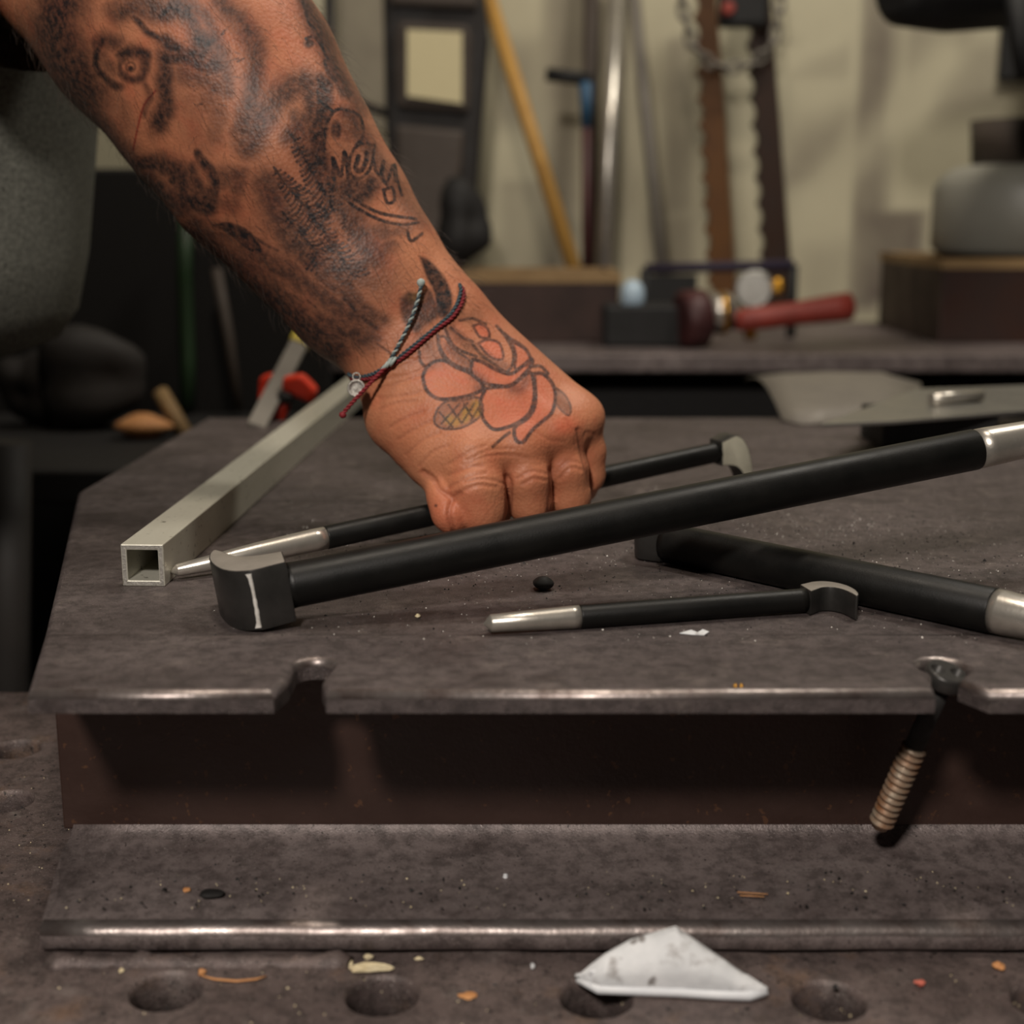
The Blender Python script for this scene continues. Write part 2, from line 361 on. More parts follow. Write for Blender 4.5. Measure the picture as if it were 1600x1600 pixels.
HEAD2 = [(-2,-8.7),(4,-11.5),(11,-14),(18,-13),(24,-8),(28,1),(28.5,12),(26,22),(23,26.5),(22,26),(22,18),(20.5,9),(16,2.5),(10,1.5),(4,5),(-2,8.7)]
HEAD2 = curve2(HEAD2[:9], 3)+curve2(HEAD2[9:], 3)
def pry_bar(name, label, end_head, end_tip, r, hook, chrome_at, tip_len, width, hs=1.0, face_mat='head_face', worn=False, blunt=.12, nose=.42, prof=None):
    h, tp = Vector(end_head), Vector(end_tip); ax = (h-tp).normalized(); L = (h-tp).length
    hook = Vector(hook); hook = (hook-ax*hook.dot(ax)).normalized(); nn = ax.cross(hook).normalized()
    t = empty(name, h.lerp(tp, .5)-Vector((0,0,r)), label, 'pry bar', 'black pry bars on the steel plate')
    s = MB(); s.lathe(tp+ax*chrome_at, ax, [(0,r*.97),(.0006,r),(L*.5,r),(L-chrome_at-.004,r),(L-chrome_at-.001,r*1.03)], 32); s.build('shaft', M['black_bar'], t)
    c = MB(); c0 = chrome_at-tip_len
    c.lathe(tp+ax*c0, ax, [(0,r*.03),(.0025+r*blunt,r*nose),(.0029+r*blunt,r*(nose+.08)),(tip_len*.55,r*max(.86,nose+.12)),(tip_len*.92,r*.965),(tip_len,r*.965)], 32); c.build('tip', M['chrome'], t)
    k = r/8.5*hs; poly = [h+ax*(a*k)+hook*(b*k)-nn*(width/2) for a, b in (prof or HEAD)]
    hb = MB(); hb.prism(poly, nn*width)
    n = len(poly); hb.m = [1, 1]+[0]*n
    o = hb.build('head', [M['gun'], M[face_mat]], t, .0005, 2, angle=38)
    o.data.polygons.foreach_set('use_smooth', [True]*len(o.data.polygons)); o.data.set_sharp_from_angle(angle=math.radians(28))
    if worn:
        p = h+ax*(11.2*k)+hook*(-11.0*k); R = Matrix((ax, hook, nn)).transposed(); wv = []
        for i in range(12):
            f = (i/11-.5)*width*.9; w1, w2 = .0008+.0005*random.random()+.0009*(i == 0 or i == 11), .0008+.0006*random.random()
            wv += [p+ax*w1*1.0+hook*.0003+nn*f-hook*.0003, p-hook*.0004+nn*f, p-ax*w2+hook*.0002+nn*f]
        MB().add(wv, [(3*i+j, 3*i+3+j, 3*i+4+j, 3*i+1+j) for i in range(11) for j in (0,1)]).build('worn_edge', M['bare'], o)
    return t
# big bar in front: head lower left on the plate, riding up over the crossing bar
rA = .0088
hA = G(444, 917, .0145); tA = T(1760, 655, .60)
def at_px_x(p, q, px):                      # point of the line p-q seen in pixel column px
    u = (px-800)/FPX; f = lambda s: (lambda w: w.x-u*w.dot(FW))((p.lerp(q, s))-CAM)
    a, b = f(0), f(1); return p.lerp(q, a/(a-b))
cA = (at_px_x(hA, tA, 1524)-tA).length
pry_bar('pry_bar', 'longest black pry bar in front of the fist, curled grey head at lower left', hA, tA, rA, (-.15, 1, 0), cA, cA, .0236, 1.0, 'head_face', True)
# bar in the fist
hB = G(1122, 706, .031); tB = G(264, 894, .004); rB = .0054
cB = (at_px_x(hB, tB, 508)-tB).length
pry_bar('pry_bar', 'black pry bar gripped by the fist, bright pointed tip against square tube', hB, tB, rB, (.1, .1, -1), cB, cB, .0105, 1.2, 'head_lit')
# crossing bar
cB2 = G(1580, 962, .0); rC = .0088
tC = G(1700, 985, rC); hC = G(1042, 847, rC)
cC = (at_px_x(hC, tC, 1556)-tC).length
pry_bar('pry_bar', 'thick black pry bar passing under the longest one towards lower right', hC, tC, rC, (.2, 1, .05), cC, cC, .015, .8)
# short bar
hD = G(1262, 937, .0052); tD = G(755, 975, .0042); rD = .0046
cD = (at_px_x(hD, tD, 905)-tD).length
pry_bar('pry_bar', 'shortest black pry bar with silver point near front edge of plate', hD, tD, rD, (.25, -1, 0), cD, cD, .0098, 1.08, blunt=.02, nose=.66, prof=HEAD2)

# ------------------------------------------------------------------ aluminium square tube
def square_tube():
    w = .0182; wall = .0025; L = .63
    f = G(225, 916, 0); dirv = Vector(((890-800)/FPX, 1, 0)); dirv = Vector((math.sin(math.atan((890-800)/FPX*1.02)), math.cos(math.atan((890-800)/FPX*1.02)), 0))
    side = Vector((dirv.y, -dirv.x, 0)); up = Vector((0,0,1)); t = f
    def ring(h, c, ch, push):
        pts = []
        for sx, sz in ((-1,-1),(1,-1),(1,1),(-1,1)):
            pts.append(t+dirv*c+side*(sx*h)+up*(w/2+sz*h))
        return pts
    o0, o1 = ring(w/2, 0, 0, 0), ring(w/2, L, 0, 0); i0, i1 = ring(w/2-wall, 0, 0, 0), ring(w/2-wall, L, 0, 0)
    vs = o0+o1+i0+i1; fs = []; m = []
    for j in range(4):
        k = (j+1) % 4
        fs += [(j, k, 4+k, 4+j), (8+k, 8+j, 12+j, 12+k), (k, j, 8+j, 8+k), (4+j, 4+k, 12+k, 12+j)]; m += [0, 0, 1, 1]
    mb = MB(); mb.add(vs, fs); mb.m = m
    tag(mb.build('square_tube', [M['alu'], M['alu_cut']], None, .0005, 2, origin=f), 'hollow square aluminium tube lying at left of the plate', 'tube')
square_tube()

# ------------------------------------------------------------------ the person: forearm and fist as one implicit surface
class Field:
    def __init__(s, lo, hi, step):
        s.lo = np.array(lo, np.float32); s.step = step
        s.n = np.ceil((np.array(hi)-s.lo)/step).astype(int)+1
        s.ax = [s.lo[i]+step*np.arange(s.n[i], dtype=np.float32) for i in range(3)]
    def blank(s): return np.full(s.n, .03, np.float32)
    def sub(s, lo, hi):                       # aligned part of the grid
        i0 = np.maximum(((np.array(lo)-s.lo)/s.step).astype(int), 0); i1 = np.minimum(((np.array(hi)-s.lo)/s.step).astype(int), s.n)
        f = Field.__new__(Field); f.step = s.step; f.n = i1-i0; f.ax = [s.ax[i][i0[i]:i1[i]] for i in range(3)]; f.lo = np.array([a[0] for a in f.ax], np.float32)
        return f, tuple(slice(a, b) for a, b in zip(i0, i1))
    def cone(s, d, a, b, ra, rb, k=.006, flat=None):
        a, b = np.array(a, np.float32), np.array(b, np.float32); m = max(ra, rb)+k+.006
        lo = np.maximum(((np.minimum(a, b)-m-s.lo)/s.step).astype(int), 0); hi = np.minimum(((np.maximum(a, b)+m-s.lo)/s.step).astype(int)+2, s.n)
        if (hi <= lo).any(): return
        sl = tuple(slice(l, h) for l, h in zip(lo, hi))
        X = s.ax[0][sl[0]][:,None,None]-a[0]; Y = s.ax[1][sl[1]][None,:,None]-a[1]; Z = s.ax[2][sl[2]][None,None,:]-a[2]
        v = b-a; L = float(v@v)+1e-12
        t = np.clip((X*v[0]+Y*v[1]+Z*v[2])/L, 0, 1)
        q = np.sqrt((X-t*v[0])**2+(Y-t*v[1])**2+(Z-t*v[2])**2)-(ra+(rb-ra)*t)
        o = d[sl]; h = np.maximum(k-np.abs(o-q), 0)/k
        d[sl] = np.minimum(o, q)-h*h*k*.25
    @staticmethod
    def smin(a, b, k):
        h = np.maximum(k-np.abs(a-b), 0)/k; return np.minimum(a, b)-h*h*k*.25
    def mesh(s, d):                           # surface nets
        ins = d < 0; n = s.n; c = None; cnt = np.zeros(n-1, np.int8)
        for i in (0,1):
            for j in (0,1):
                for k in (0,1): cnt += ins[i:n[0]-1+i, j:n[1]-1+j, k:n[2]-1+k]
        act = np.argwhere((cnt > 0) & (cnt < 8)); idx = -np.ones(n-1, np.int32); idx[tuple(act.T)] = np.arange(len(act))
        pos = np.zeros((len(act), 3)); w = np.zeros(len(act))
        for axis in range(3):
            o1, o2 = [i for i in range(3) if i != axis]
            for u in (0,1):
                for v in (0,1):
                    p = act.copy(); p[:,o1] += u; p[:,o2] += v; q = p.copy(); q[:,axis] += 1
                    a, b = d[tuple(p.T)], d[tuple(q.T)]; cr = (a < 0) != (b < 0); t = np.where(cr, a/np.where(cr, a-b, 1), 0)
                    x = p.astype(float); x[:,axis] += t; pos[cr] += x[cr]; w[cr] += 1
        pos = pos/w[:,None]*s.step+s.lo; quads = []
        for axis in range(3):
            o1, o2 = (axis+1) % 3, (axis+2) % 3
            A = [slice(None)]*3; B = [slice(None)]*3; A[axis] = slice(0, -1); B[axis] = slice(1, None)
            ch = ins[tuple(A)] != ins[tuple(B)]; e = np.argwhere(ch)
            ok = (e[:,o1] > 0) & (e[:,o2] > 0) & (e[:,o1] < n[o1]-1) & (e[:,o2] < n[o2]-1); e = e[ok]
            def cell(du, dv):
                q = e.copy(); q[:,o1] -= du; q[:,o2] -= dv; return idx[tuple(q.T)]
            Q = np.stack([cell(1,1), cell(0,1), cell(0,0), cell(1,0)], 1)
            fl = ~ins[tuple(e.T)]; Q[fl] = Q[fl][:, ::-1]; quads.append(Q)
        return pos, np.concatenate(quads)

Z0 = .672
def hp(x, y, dz): return T(x, y, Z0+dz)
def hr(r, dz=0): return r*(Z0+dz)/FPX
ARM = [(90,-215,.022,205),(165,-110,.018,200),(255,20,.012,190),(353,145,.008,178),(421,252,.004,160),(503,350,.001,141),(571,441,-.001,126),(634,520,-.002,110)]
def build_arm():
    F = Field((-.32,.575,-.003), (.062,.775,.335), .0012)
    A = F.blank(); c = F.cone; Hn, hs = F.sub((-.06,.57,-.01), (.07,.76,.12)); ch_ = Hn.cone
    axis2 = np.array([.60,.80]); perp = np.array([.80,-.60])
    thick = [.80,.82,.86,.84,.82,.78,.72,.66]           # thickness against the width seen
    for i in range(len(ARM)-1):
        for sgn in (-1, 0, 1):
            e = []
            for j in (i, i+1):
                x, y, dz, r = ARM[j]; rr = r*thick[j]; off = sgn*(r-rr)
                if sgn == 0: rr = r*thick[j]*1.04
                e.append((hp(x+perp[0]*off, y+perp[1]*off, dz), hr(rr, dz)))
            c(A, e[0][0], e[1][0], e[0][1], e[1][1], .012)
    # muscle belly and the bone at the outer wrist
    c(A, hp(300,30,-.006), hp(440,230,-.012), hr(150), hr(118), .02)
    c(A, hp(688,462,-.004), hp(704,484,-.004), hr(42), hr(40), .014)
    # upper arm
    c(A, hp(90,-215,.022), hp(-220,-420,.09), hr(200), hr(215,.09), .02)
    # back of the hand
    mc = [((630,560),(738,716),-.004,-.027,66,52),((668,532),(812,698),-.004,-.020,62,46),((694,512),(868,676),-.002,-.010,56,42),((712,497),(904,652),.002,.000,48,36)]
    for (p, q, d0, d1, r0, r1) in mc: c(A, hp(*p, d0), hp(*q, d1), hr(r0), hr(r1), .011)
    c(A, hp(640,560,.012), hp(760,690,.006), hr(62), hr(60), .014)     # palm side
    c(A, hp(700,520,.012), hp(868,660,.012), hr(46), hr(46), .014)
    # knuckle bumps and tendons
    for x, y, d in ((740,712,-.035),(816,697,-.028),(873,672,-.017),(905,650,-.006)): c(A, hp(x,y,d), hp(x+4,y+4,d), hr(25), hr(25), .012)
    for p, q in (((690,560),(812,694)),((712,540),(868,668))): c(A, hp(*p,-.019), hp(*q,-.022), hr(9), hr(14), .012)
    # ball of the thumb
    c(A, hp(622,575,.000), hp(628,652,-.008), hr(52), hr(47), .014)
    c(A, hp(628,650,-.008), hp(676,706,-.020), hr(46), hr(40), .012)
    c(A, hp(632,655,-.012), hp(690,715,-.024), hr(38), hr(38), .012)
    # fingers, each a chain of its own
    fingers = [
        [((735,722),-.027,48),((743,762),-.036,44),((750,793),-.034,40),((766,800),-.014,30),((774,790),.004,27),((776,764),.016,24)],
        [((815,706),-.019,40),((824,748),-.026,36),((828,784),-.021,33.5),((838,790),-.001,28),((842,780),.015,26),((842,752),.026,23)],
        [((870,684),-.010,38),((884,735),-.014,33.5),((889,775),-.009,31.5),((894,780),.009,27),((895,768),.024,25),((892,742),.033,22)],
        [((900,664),.000,36),((915,705),.002,30),((916,742),.005,27.5),((908,760),.018,24),((905,748),.029,22),((900,728),.034,20)]]
    Fs = None
    for ch in fingers:
        B = Hn.blank()
        for (p, d0, r0), (q, d1, r1) in zip(ch[:-1], ch[1:]): ch_(B, hp(*p,d0), hp(*q,d1), hr(r0,d0), hr(r1,d1), .004)
        Fs = B if Fs is None else F.smin(Fs, B, .0011)
    # thumb tip beside the index finger
    B = Hn.blank(); th = [((652,702),-.017,36),((672,728),-.022,30),((687,752),-.028,23.5),((695,778),-.035,24.5),((703,803),-.0385,25),((707,808),-.038,24)]
    for (p, d0, r0), (q, d1, r1) in zip(th[:-1], th[1:]): ch_(B, hp(*p,d0), hp(*q,d1), hr(r0), hr(r1), .004)
    Fs = F.smin(Fs, B, .0009)
    A[hs] = F.smin(A[hs], Fs, .0036)
    return F.mesh(A)
pos, quads = build_arm()
def mesh_np(name, pos, quads):
    me = bpy.data.meshes.new(name); me.vertices.add(len(pos)); me.vertices.foreach_set('co', np.asarray(pos, np.float32).ravel())
    me.loops.add(len(quads)*4); me.loops.foreach_set('vertex_index', np.asarray(quads, np.int32).ravel())
    me.polygons.add(len(quads)); me.polygons.foreach_set('loop_start', np.arange(0, len(quads)*4, 4, dtype=np.int32))
    me.update(calc_edges=True); me.validate(); return me
def relax(pos, quads, it=2, lam=.5):
    e = np.concatenate([quads[:, [i, (i+1) % 4]] for i in range(4)]); n = len(pos)
    for _ in range(it):
        acc = np.zeros_like(pos); cnt = np.zeros(n)
        for a, b in ((0,1),(1,0)):
            for k in range(3): acc[:,k] += np.bincount(e[:,a], pos[e[:,b],k], n)
            cnt += np.bincount(e[:,a], minlength=n)
        pos = pos+lam*(acc/cnt[:,None]-pos)
    return pos
pos = relax(pos, quads, 3)
me = mesh_np('person', pos, quads); person = bpy.data.objects.new('person', me); COL.objects.link(person)
md = person.modifiers.new('s', 'SUBSURF'); md.levels = 1; md.render_levels = 1; baked(person); me = person.data
for p in me.polygons: pass
me.polygons.foreach_set('use_smooth', np.ones(len(me.polygons), bool))

# ---- drawing on the skin: strokes are given on the outer side of the arm and fist
def skin_detail():
    n = len(me.vertices); co = np.empty(n*3, np.float32); me.vertices.foreach_get('co', co); co = co.reshape(-1, 3).astype(float)
    no = np.empty(n*3, np.float32); me.vertices.foreach_get('normal', no); no = no.reshape(-1, 3).astype(float)
    rel = co-np.array(CAM); z = rel@np.array(FW); u = 800+FPX*(rel@np.array(RT))/z; v = 800-FPX*(rel@np.array(UP))/z
    vd = -rel/np.linalg.norm(rel, axis=1)[:,None]; fac = np.clip(((no*vd).sum(1)+.02)/.12, 0, 1)
    front = fac > 0
    wx = lambda f, g, h: np.sin(u*f+v*g+h)
    u0, v0 = u, v; on_arm = np.clip((600-u)/120, 0, 1)
    uw = u+on_arm*(2.5*wx(.05,.04,1)+1.5*wx(-.09,.12,2)); vw = v+on_arm*(2.5*wx(.04,-.06,3)+1.5*wx(.12,.07,5))
    order = np.argsort(u); us = u[order]
    def dist(poly, warp=False):
        p = np.array(poly, float); pad = 60
        i0, i1 = np.searchsorted(us, p[:,0].min()-pad), np.searchsorted(us, p[:,0].max()+pad); ii = order[i0:i1]
        ii = ii[(v[ii] > p[:,1].min()-pad) & (v[ii] < p[:,1].max()+pad) & front[ii]]
        d = np.full(len(ii), 1e3); uu, vv = (uw[ii], vw[ii]) if warp else (u[ii], v[ii])
        for a, b in zip(p[:-1], p[1:]):
            ab = b-a; t = np.clip(((uu-a[0])*ab[0]+(vv-a[1])*ab[1])/max(ab@ab, 1e-9), 0, 1)
            d = np.minimum(d, np.hypot(uu-a[0]-t*ab[0], vv-a[1]-t*ab[1]))
        return ii, d
    def smooth(pts, k=4):                     # Catmull-Rom
        p = np.array(pts, float)
        if len(p) < 3: return p
        q = np.vstack([2*p[0]-p[1], p, 2*p[-1]-p[-2]]); out = []
        for i in range(1, len(q)-2):
            for t in np.arange(k)/k:
                out.append(.5*((2*q[i])+(q[i+1]-q[i-1])*t+(2*q[i-1]-5*q[i]+4*q[i+1]-q[i+2])*t*t+(3*q[i]-q[i-1]-3*q[i+1]+q[i+2])*t**3))
        return np.vstack(out+[p[-1]])
    ink_and_shade = np.zeros(n); red = np.zeros(n); yel = np.zeros(n); spk = np.zeros(n); pale = np.zeros(n)
    def line(pts, w, s, ch=None, soft=1.2):
        ch = ink_and_shade if ch is None else ch; ii, d = dist(smooth(pts)); ch[ii] = np.maximum(ch[ii], s*np.clip((w/2-d)/soft+.5, 0, 1))
    def shade(pts, w, s, ch=None):            # soft brush
        ch = ink_and_shade if ch is None else ch; ii, d = dist(smooth(pts), True); ch[ii] = np.maximum(ch[ii], min(1, s)*np.exp(-(d/(w*.6))**2))
    def blob(x, y, rx, ry, ang, s, ch=None, p=1.7):
        ch = ink_and_shade if ch is None else ch; a = math.radians(ang)
        X = (uw-x)*math.cos(a)+(vw-y)*math.sin(a); Y = -(uw-x)*math.sin(a)+(vw-y)*math.cos(a)
        q = min(1, s)*np.exp(-((X/rx)**2+(Y/ry)**2)**p); np.maximum(ch, np.where(front, q, 0), out=ch)
    def fill(poly, s, ch, soft=2.0):
        p = smooth(list(poly)+[poly[0]], 3); ii, d = dist(p); inside = np.zeros(len(ii), bool); uu, vv = u[ii], v[ii]
        for a, b in zip(p[:-1], p[1:]):
            c = ((a[1] > vv) != (b[1] > vv)); c &= uu < (b[0]-a[0])*(vv-a[1])/np.where(b[1]-a[1] == 0, 1e-9, b[1]-a[1])+a[0]; inside ^= c
        sd = np.where(inside, d, -d); ch[ii] = np.maximum(ch[ii], s*np.clip(sd/soft+.5, 0, 1))
    C3 = lambda L: [(500+a/3.478, 400+b/3.478) for a, b in L]
    C2 = lambda L: [(300+a/3.478, b/3.478) for a, b in L]
    C1 = lambda L: [(a/3.077, b/3.077) for a, b in L]
    # rose on the back of the hand
    PL = C3([(575,610),(560,660),(580,730),(640,775),(720,775),(820,755),(890,712),(820,640),(740,605),(680,570),(620,575)])
    PC = C3([(830,560),(822,630),(870,680),(960,705),(1040,700),(1110,640),(1148,595),(1150,560),(1110,590),(1040,640),(960,620),(890,580)])
    PB = C3([(900,720),(870,800),(885,880),(940,940),(1020,930),(1100,890),(1150,830),(1165,740),(1150,640),(1110,650),(1040,705),(960,712)])
    PR = C3([(1165,640),(1210,640),(1260,690),(1280,760),(1260,850),(1200,905),(1150,950),(1105,1010),(1065,1000),(1060,930),(1130,880),(1170,800)])
    PI = C3([(860,475),(910,455),(975,475),(995,555),(950,560),(900,525)]); PT = C3([(830,380),(870,370),(910,395),(920,440),(870,440)])
    PO = C3([(1040,450),(1090,480),(1130,520),(1148,580),(1100,600),(1060,610),(1065,540)])
    PM = C3([(640,440),(660,510),(700,565),(760,600),(820,615),(815,570),(760,530),(710,490),(680,440)])
    for P, s in ((PL,.3),(PC,.45),(PB,.38),(PR,.4),(PI,.6),(PT,.6),(PO,.36),(PM,.1)): fill(P, s, red, 6)
    for P in (PL, PC, PB, PR): line(list(P)+[P[0]], 6.2, .9)
    for P in (PI, PT, PO, PM): line(list(P)+[P[0]], 4.4, .8)
    for L in ([(540,520),(545,570),(570,600)],[(640,430),(650,510),(690,570),(750,605),(820,620)],[(680,395),(720,480),(780,520),(850,545)],[(710,390),(770,440),(830,465)],
              [(830,480),(880,540),(950,590),(1010,630),(1045,590),(1050,520),(1010,440),(960,380)],[(1000,420),(1060,470),(1120,510),(1150,570)],[(1150,600),(1200,600),(1240,640)],
              [(940,1035),(990,990),(1030,960)],[(760,350),(830,340),(900,370)]): line(C3(L), 5.4, .85)
    for L, w, s in (([(840,650),(890,690),(860,720)],9,.6),([(1050,720),(1090,720),(1120,670)],10,.6),([(700,500),(760,560),(810,590)],9,.55),([(880,545),(950,585),(1000,600)],9,.6),
                    ([(720,410),(780,470),(840,500)],10,.5),([(740,320),(840,330)],14,.35),([(590,480),(620,560)],14,.35)): shade(C3(L), w*1.7, s)
    for L, w, st in (([(600,640),(700,640),(780,680)],40,.5),([(900,760),(1000,800),(1060,800)],40,.55),([(1190,700),(1220,780),(1180,860)],26,.5),([(860,620),(960,670),(1060,660)],20,.6)): shade(C3(L), w*.5, st, red)
    LF = C3([(640,830),(620,895),(660,935),(760,935),(840,895),(885,845),(860,770),(780,785),(690,790)]); fill(LF, .42, ink_and_shade, 4); line(LF+[LF[0]], 4.2, .8)
    for L in ([(660,910),(760,800)],[(700,930),(800,800)],[(770,910),(840,800)],[(820,895),(870,810)],[(650,850),(720,930)],[(700,810),(770,910)],[(780,800),(830,880)]): line(C3(L), 4.2, .9)
    for x, y in ((705,890),(740,900),(795,850),(845,810),(790,880),(850,850)): blob(500+x/3.478, 400+y/3.478, 8, 9, 30, .9, yel)
    RL = C3([(1285,720),(1330,755),(1362,820),(1350,865),(1300,825),(1275,770)]); fill(RL, .5, ink_and_shade, 4); line(RL+[RL[0]], 4, .75)
    blob(885, 664, 22, 16, 0, .55, red)
    # dark leaves at the wrist
    fill(C3([(540,0),(590,20),(650,80),(700,160),(720,240),(700,320),(640,330),(620,200),(580,120)]), 1.0, ink_and_shade, 5)
    fill(C3([(430,230),(480,190),(540,200),(600,180),(640,260),(690,300),(620,350),(560,390),(520,420),(450,350)]), .85, ink_and_shade, 8); blob(500+520/3.478, 400+230/3.478, 12, 9, 0, .6, yel)
    shade(C3([(0,120),(100,180),(200,300),(300,380)]), 26, .6); shade(C3([(130,230),(220,330),(310,390)]), 12, .8); shade(C3([(0,350),(120,420),(260,440)]), 40, .7); shade(C3([(60,40),(180,100),(300,150)]), 30, .45)
    shade(C3([(560,440),(600,520)]), 16, .45)
    # forearm: script on a ribbon, conifers, portrait, skull, and painted shade along the upper left edge
    for L in ([(715,830),(730,680),(780,600),(850,600),(915,640),(930,740),(890,790)],[(712,1035),(745,1045),(770,1010),(772,900),(765,860)],[(812,950),(828,830)],[(985,790),(930,780),(880,810),(855,880),(865,950),(910,970),(960,930),(985,860),(990,790)],[(985,860),(1000,930),(1040,960)],[(1060,1000),(1090,900)],[(1040,1030),(1060,1100),(1100,1090),(1090,1020),(1050,1030)],[(1110,960),(1140,1060)],
              [(720,330),(740,400),(780,440)],[(620,210),(660,200),(700,240),(740,330)],[(690,440),(690,540),(760,600)],
              [(780,1030),(880,1120),(1010,1190),(1130,1220),(1230,1210)],[(800,1015),(900,1095),(1030,1160),(1220,1190)],[(600,0),(640,130),(700,190)],[(1170,1250),(1190,1310),(1250,1270)]): line(C2(L), 5.6, .95)
    for x, y, rx, ry, a, s in ((780,700,10,16,0,.85),(640,225,8,7,0,.8),(735,470,14,18,0,.8),(710,555,14,16,0,.55),(700,720,12,38,10,.75),(690,890,15,30,-20,.85),(900,1030,30,22,30,.8),(850,700,20,26,0,.45),
                               (1030,960,12,20,0,.6),(1040,1260,26,18,0,.6),(630,60,8,30,-15,.55),(900,560,16,30,-25,.5),(1100,980,10,30,-30,.45)): blob(300+x/3.478, y/3.478, rx, ry, a, s)
    for L in ([(765,860),(795,940),(812,950)],[(828,830),(845,900),(850,960)],[(905,850),(890,910),(915,930),(945,880),(950,830)],[(1040,880),(1030,960),(1060,1000)],[(1100,900),(1110,980)],[(770,960),(772,880)]): line(C2(L), 8, .97)
    def spruce(x0, y0, x1, y1, w, s):
        d = np.array([x1-x0, y1-y0], float); L = np.hypot(*d); d /= L; pn = np.array([-d[1], d[0]]); line([(x0,y0),(x1,y1)], 4.5, s)
        t = 6.0
        while t < L:
            ww = w*(.25+.75*t/L)
            for sg in (-1, 1):
                q = np.array([x0,y0])+d*t; e = q+pn*sg*ww*random.uniform(.7,1.1)+d*ww*.35; line([tuple(q), tuple((q+e)/2+d*2), tuple(e)], random.uniform(3.5,6), s*random.uniform(.8,1))
            t += random.uniform(6, 8.5)
    for a in ((428,262,500,352,30,.95),(452,205,522,330,26,.9),(440,330,506,408,30,.95),(478,318,556,436,24,.85),(510,300,580,400,18,.7)): spruce(*a)
    for x, y, rx, ry, a, s in ((470,350,52,40,50,.8),(500,290,30,50,-35,.6),(540,390,50,28,45,.6),(470,420,60,22,35,.55),(560,450,44,30,40,.6)): blob(x, y, rx, ry, a, s, spk)
    def ring(x, y, r, w, st): line(C1([(x+r*math.cos(q), y+r*math.sin(q)) for q in np.linspace(0, 6.2832, 13)]), w, st, soft=4)
    ring(635,320,60,8,.55); shade(C1([(585,345),(620,380),(670,370),(695,320),(680,270),(630,255),(590,280)]), 13, .7); ring(628,322,22,4,.5); blob(205,104,5,5,0,.9); shade(C1([(590,260),(650,245),(700,270)]), 16, .8)
    for L, w, st in (([(490,190),(455,250),(470,330),(520,390),(570,420)],16,.85),([(450,210),(510,190),(560,210)],26,.6),([(480,240),(500,300),(540,330)],30,.45),([(640,80),(740,170),(800,215)],11,.8),([(790,200),(850,240),(800,210)],24,.85),
                     ([(850,280),(930,270),(1010,200),(960,190)],30,.85),([(950,300),(1000,330),(1040,300)],26,.75),([(790,290),(795,400),(805,500),(770,600)],30,.82),([(690,400),(720,470),(700,560)],14,.45),([(740,590),(800,600)],16,.6),
                     ([(880,360),(980,400),(1050,430)],34,.5),([(1000,480),(1050,560),(1030,650)],44,.36),([(900,480),(930,600),(980,700)],60,.22),([(560,60),(640,30),(760,40)],40,.65),([(800,60),(850,40),(890,60)],30,.9),([(860,0),(900,60),(940,160)],24,.6),
                     ([(300,0),(260,120),(300,260),(400,450)],80,.9),([(380,430),(480,600),(640,800)],44,.65),([(450,440),(560,520),(600,600)],40,.25),  # first stroke paints shade onto the arm's left edge, not a tattoo motif
                     ([(1060,10),(1170,110),(1225,250),(1230,400),(1200,540),(1170,620)],38,.62),([(910,20),(1010,120),(1070,300),(1090,460)],26,.5),([(1455,400),(1340,460),(1260,580),(1190,700)],44,.66),([(1455,400),(1495,480),(1480,570),(1400,650)],36,.66),([(1420,420),(1480,400)],26,.7),
                     ([(660,790),(760,790),(860,820),(890,900)],34,.85),([(700,880),(800,960),(880,1000)],44,.75),([(900,960),(980,1000),(1000,940)],34,.95),([(960,750),(1010,820),(1030,900),(1000,980)],16,.9),([(930,810),(960,900),(930,960)],22,.7),
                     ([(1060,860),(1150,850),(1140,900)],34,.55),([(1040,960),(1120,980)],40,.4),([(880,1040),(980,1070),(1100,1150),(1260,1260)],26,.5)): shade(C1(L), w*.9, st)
    for x, y, r in ((840,862,11),(765,905,12)): blob(x/3.077, y/3.077, r, r, 0, 1.0)
    fill(C1([(1010,1082),(1090,1068),(1180,1098),(1240,1160),(1262,1215),(1190,1205),(1110,1135)]), .95, ink_and_shade, 5); fill(C1([(955,740),(1000,775),(1012,815),(980,790)]), .95, ink_and_shade, 3)
    for k in range(70):                       # fine stipple strokes in the hair of the portrait
        x, y = random.gauss(980,70), random.gauss(300,80); line(C1([(x,y),(x+random.uniform(20,60),y+random.uniform(-25,15))]), random.uniform(1.5,3), random.uniform(.3,.75), soft=2)
    shade(C2([(610,0),(690,160),(760,330),(850,500)]), 26, .75); shade(C2([(700,440),(720,560),(680,740),(690,900)]), 26, .85); shade(C2([(850,620),(960,800),(1100,1000),(1240,1200)]), 30, .6)
    shade(C2([(820,1030),(920,1060),(980,1000)]), 30, .85); shade(C2([(1000,1250),(1100,1260),(1180,1230)]), 22, .6); shade(C2([(560,620),(620,740),(650,880)]), 26, .55)
    shade(C2([(650,820),(760,1020),(900,1240),(1000,1400)]), 46, .6); shade(C2([(420,1000),(480,1200),(640,1400),(800,1480)]), 48, .65); shade(C2([(880,1460),(1000,1400),(1080,1330)]), 30, .62)
    for L, w, s in (([(300,365),(360,420),(440,480),(520,545)],40,.85),([(400,400),(480,450),(560,500)],26,.65),([(540,440),(570,480),(600,500)],16,.6),([(500,470),(545,510),(590,530)],12,.6),([(380,430),(470,500)],34,.8),([(150,190),(230,275),(290,345)],22,.35)): shade(L, w*1.3, s)
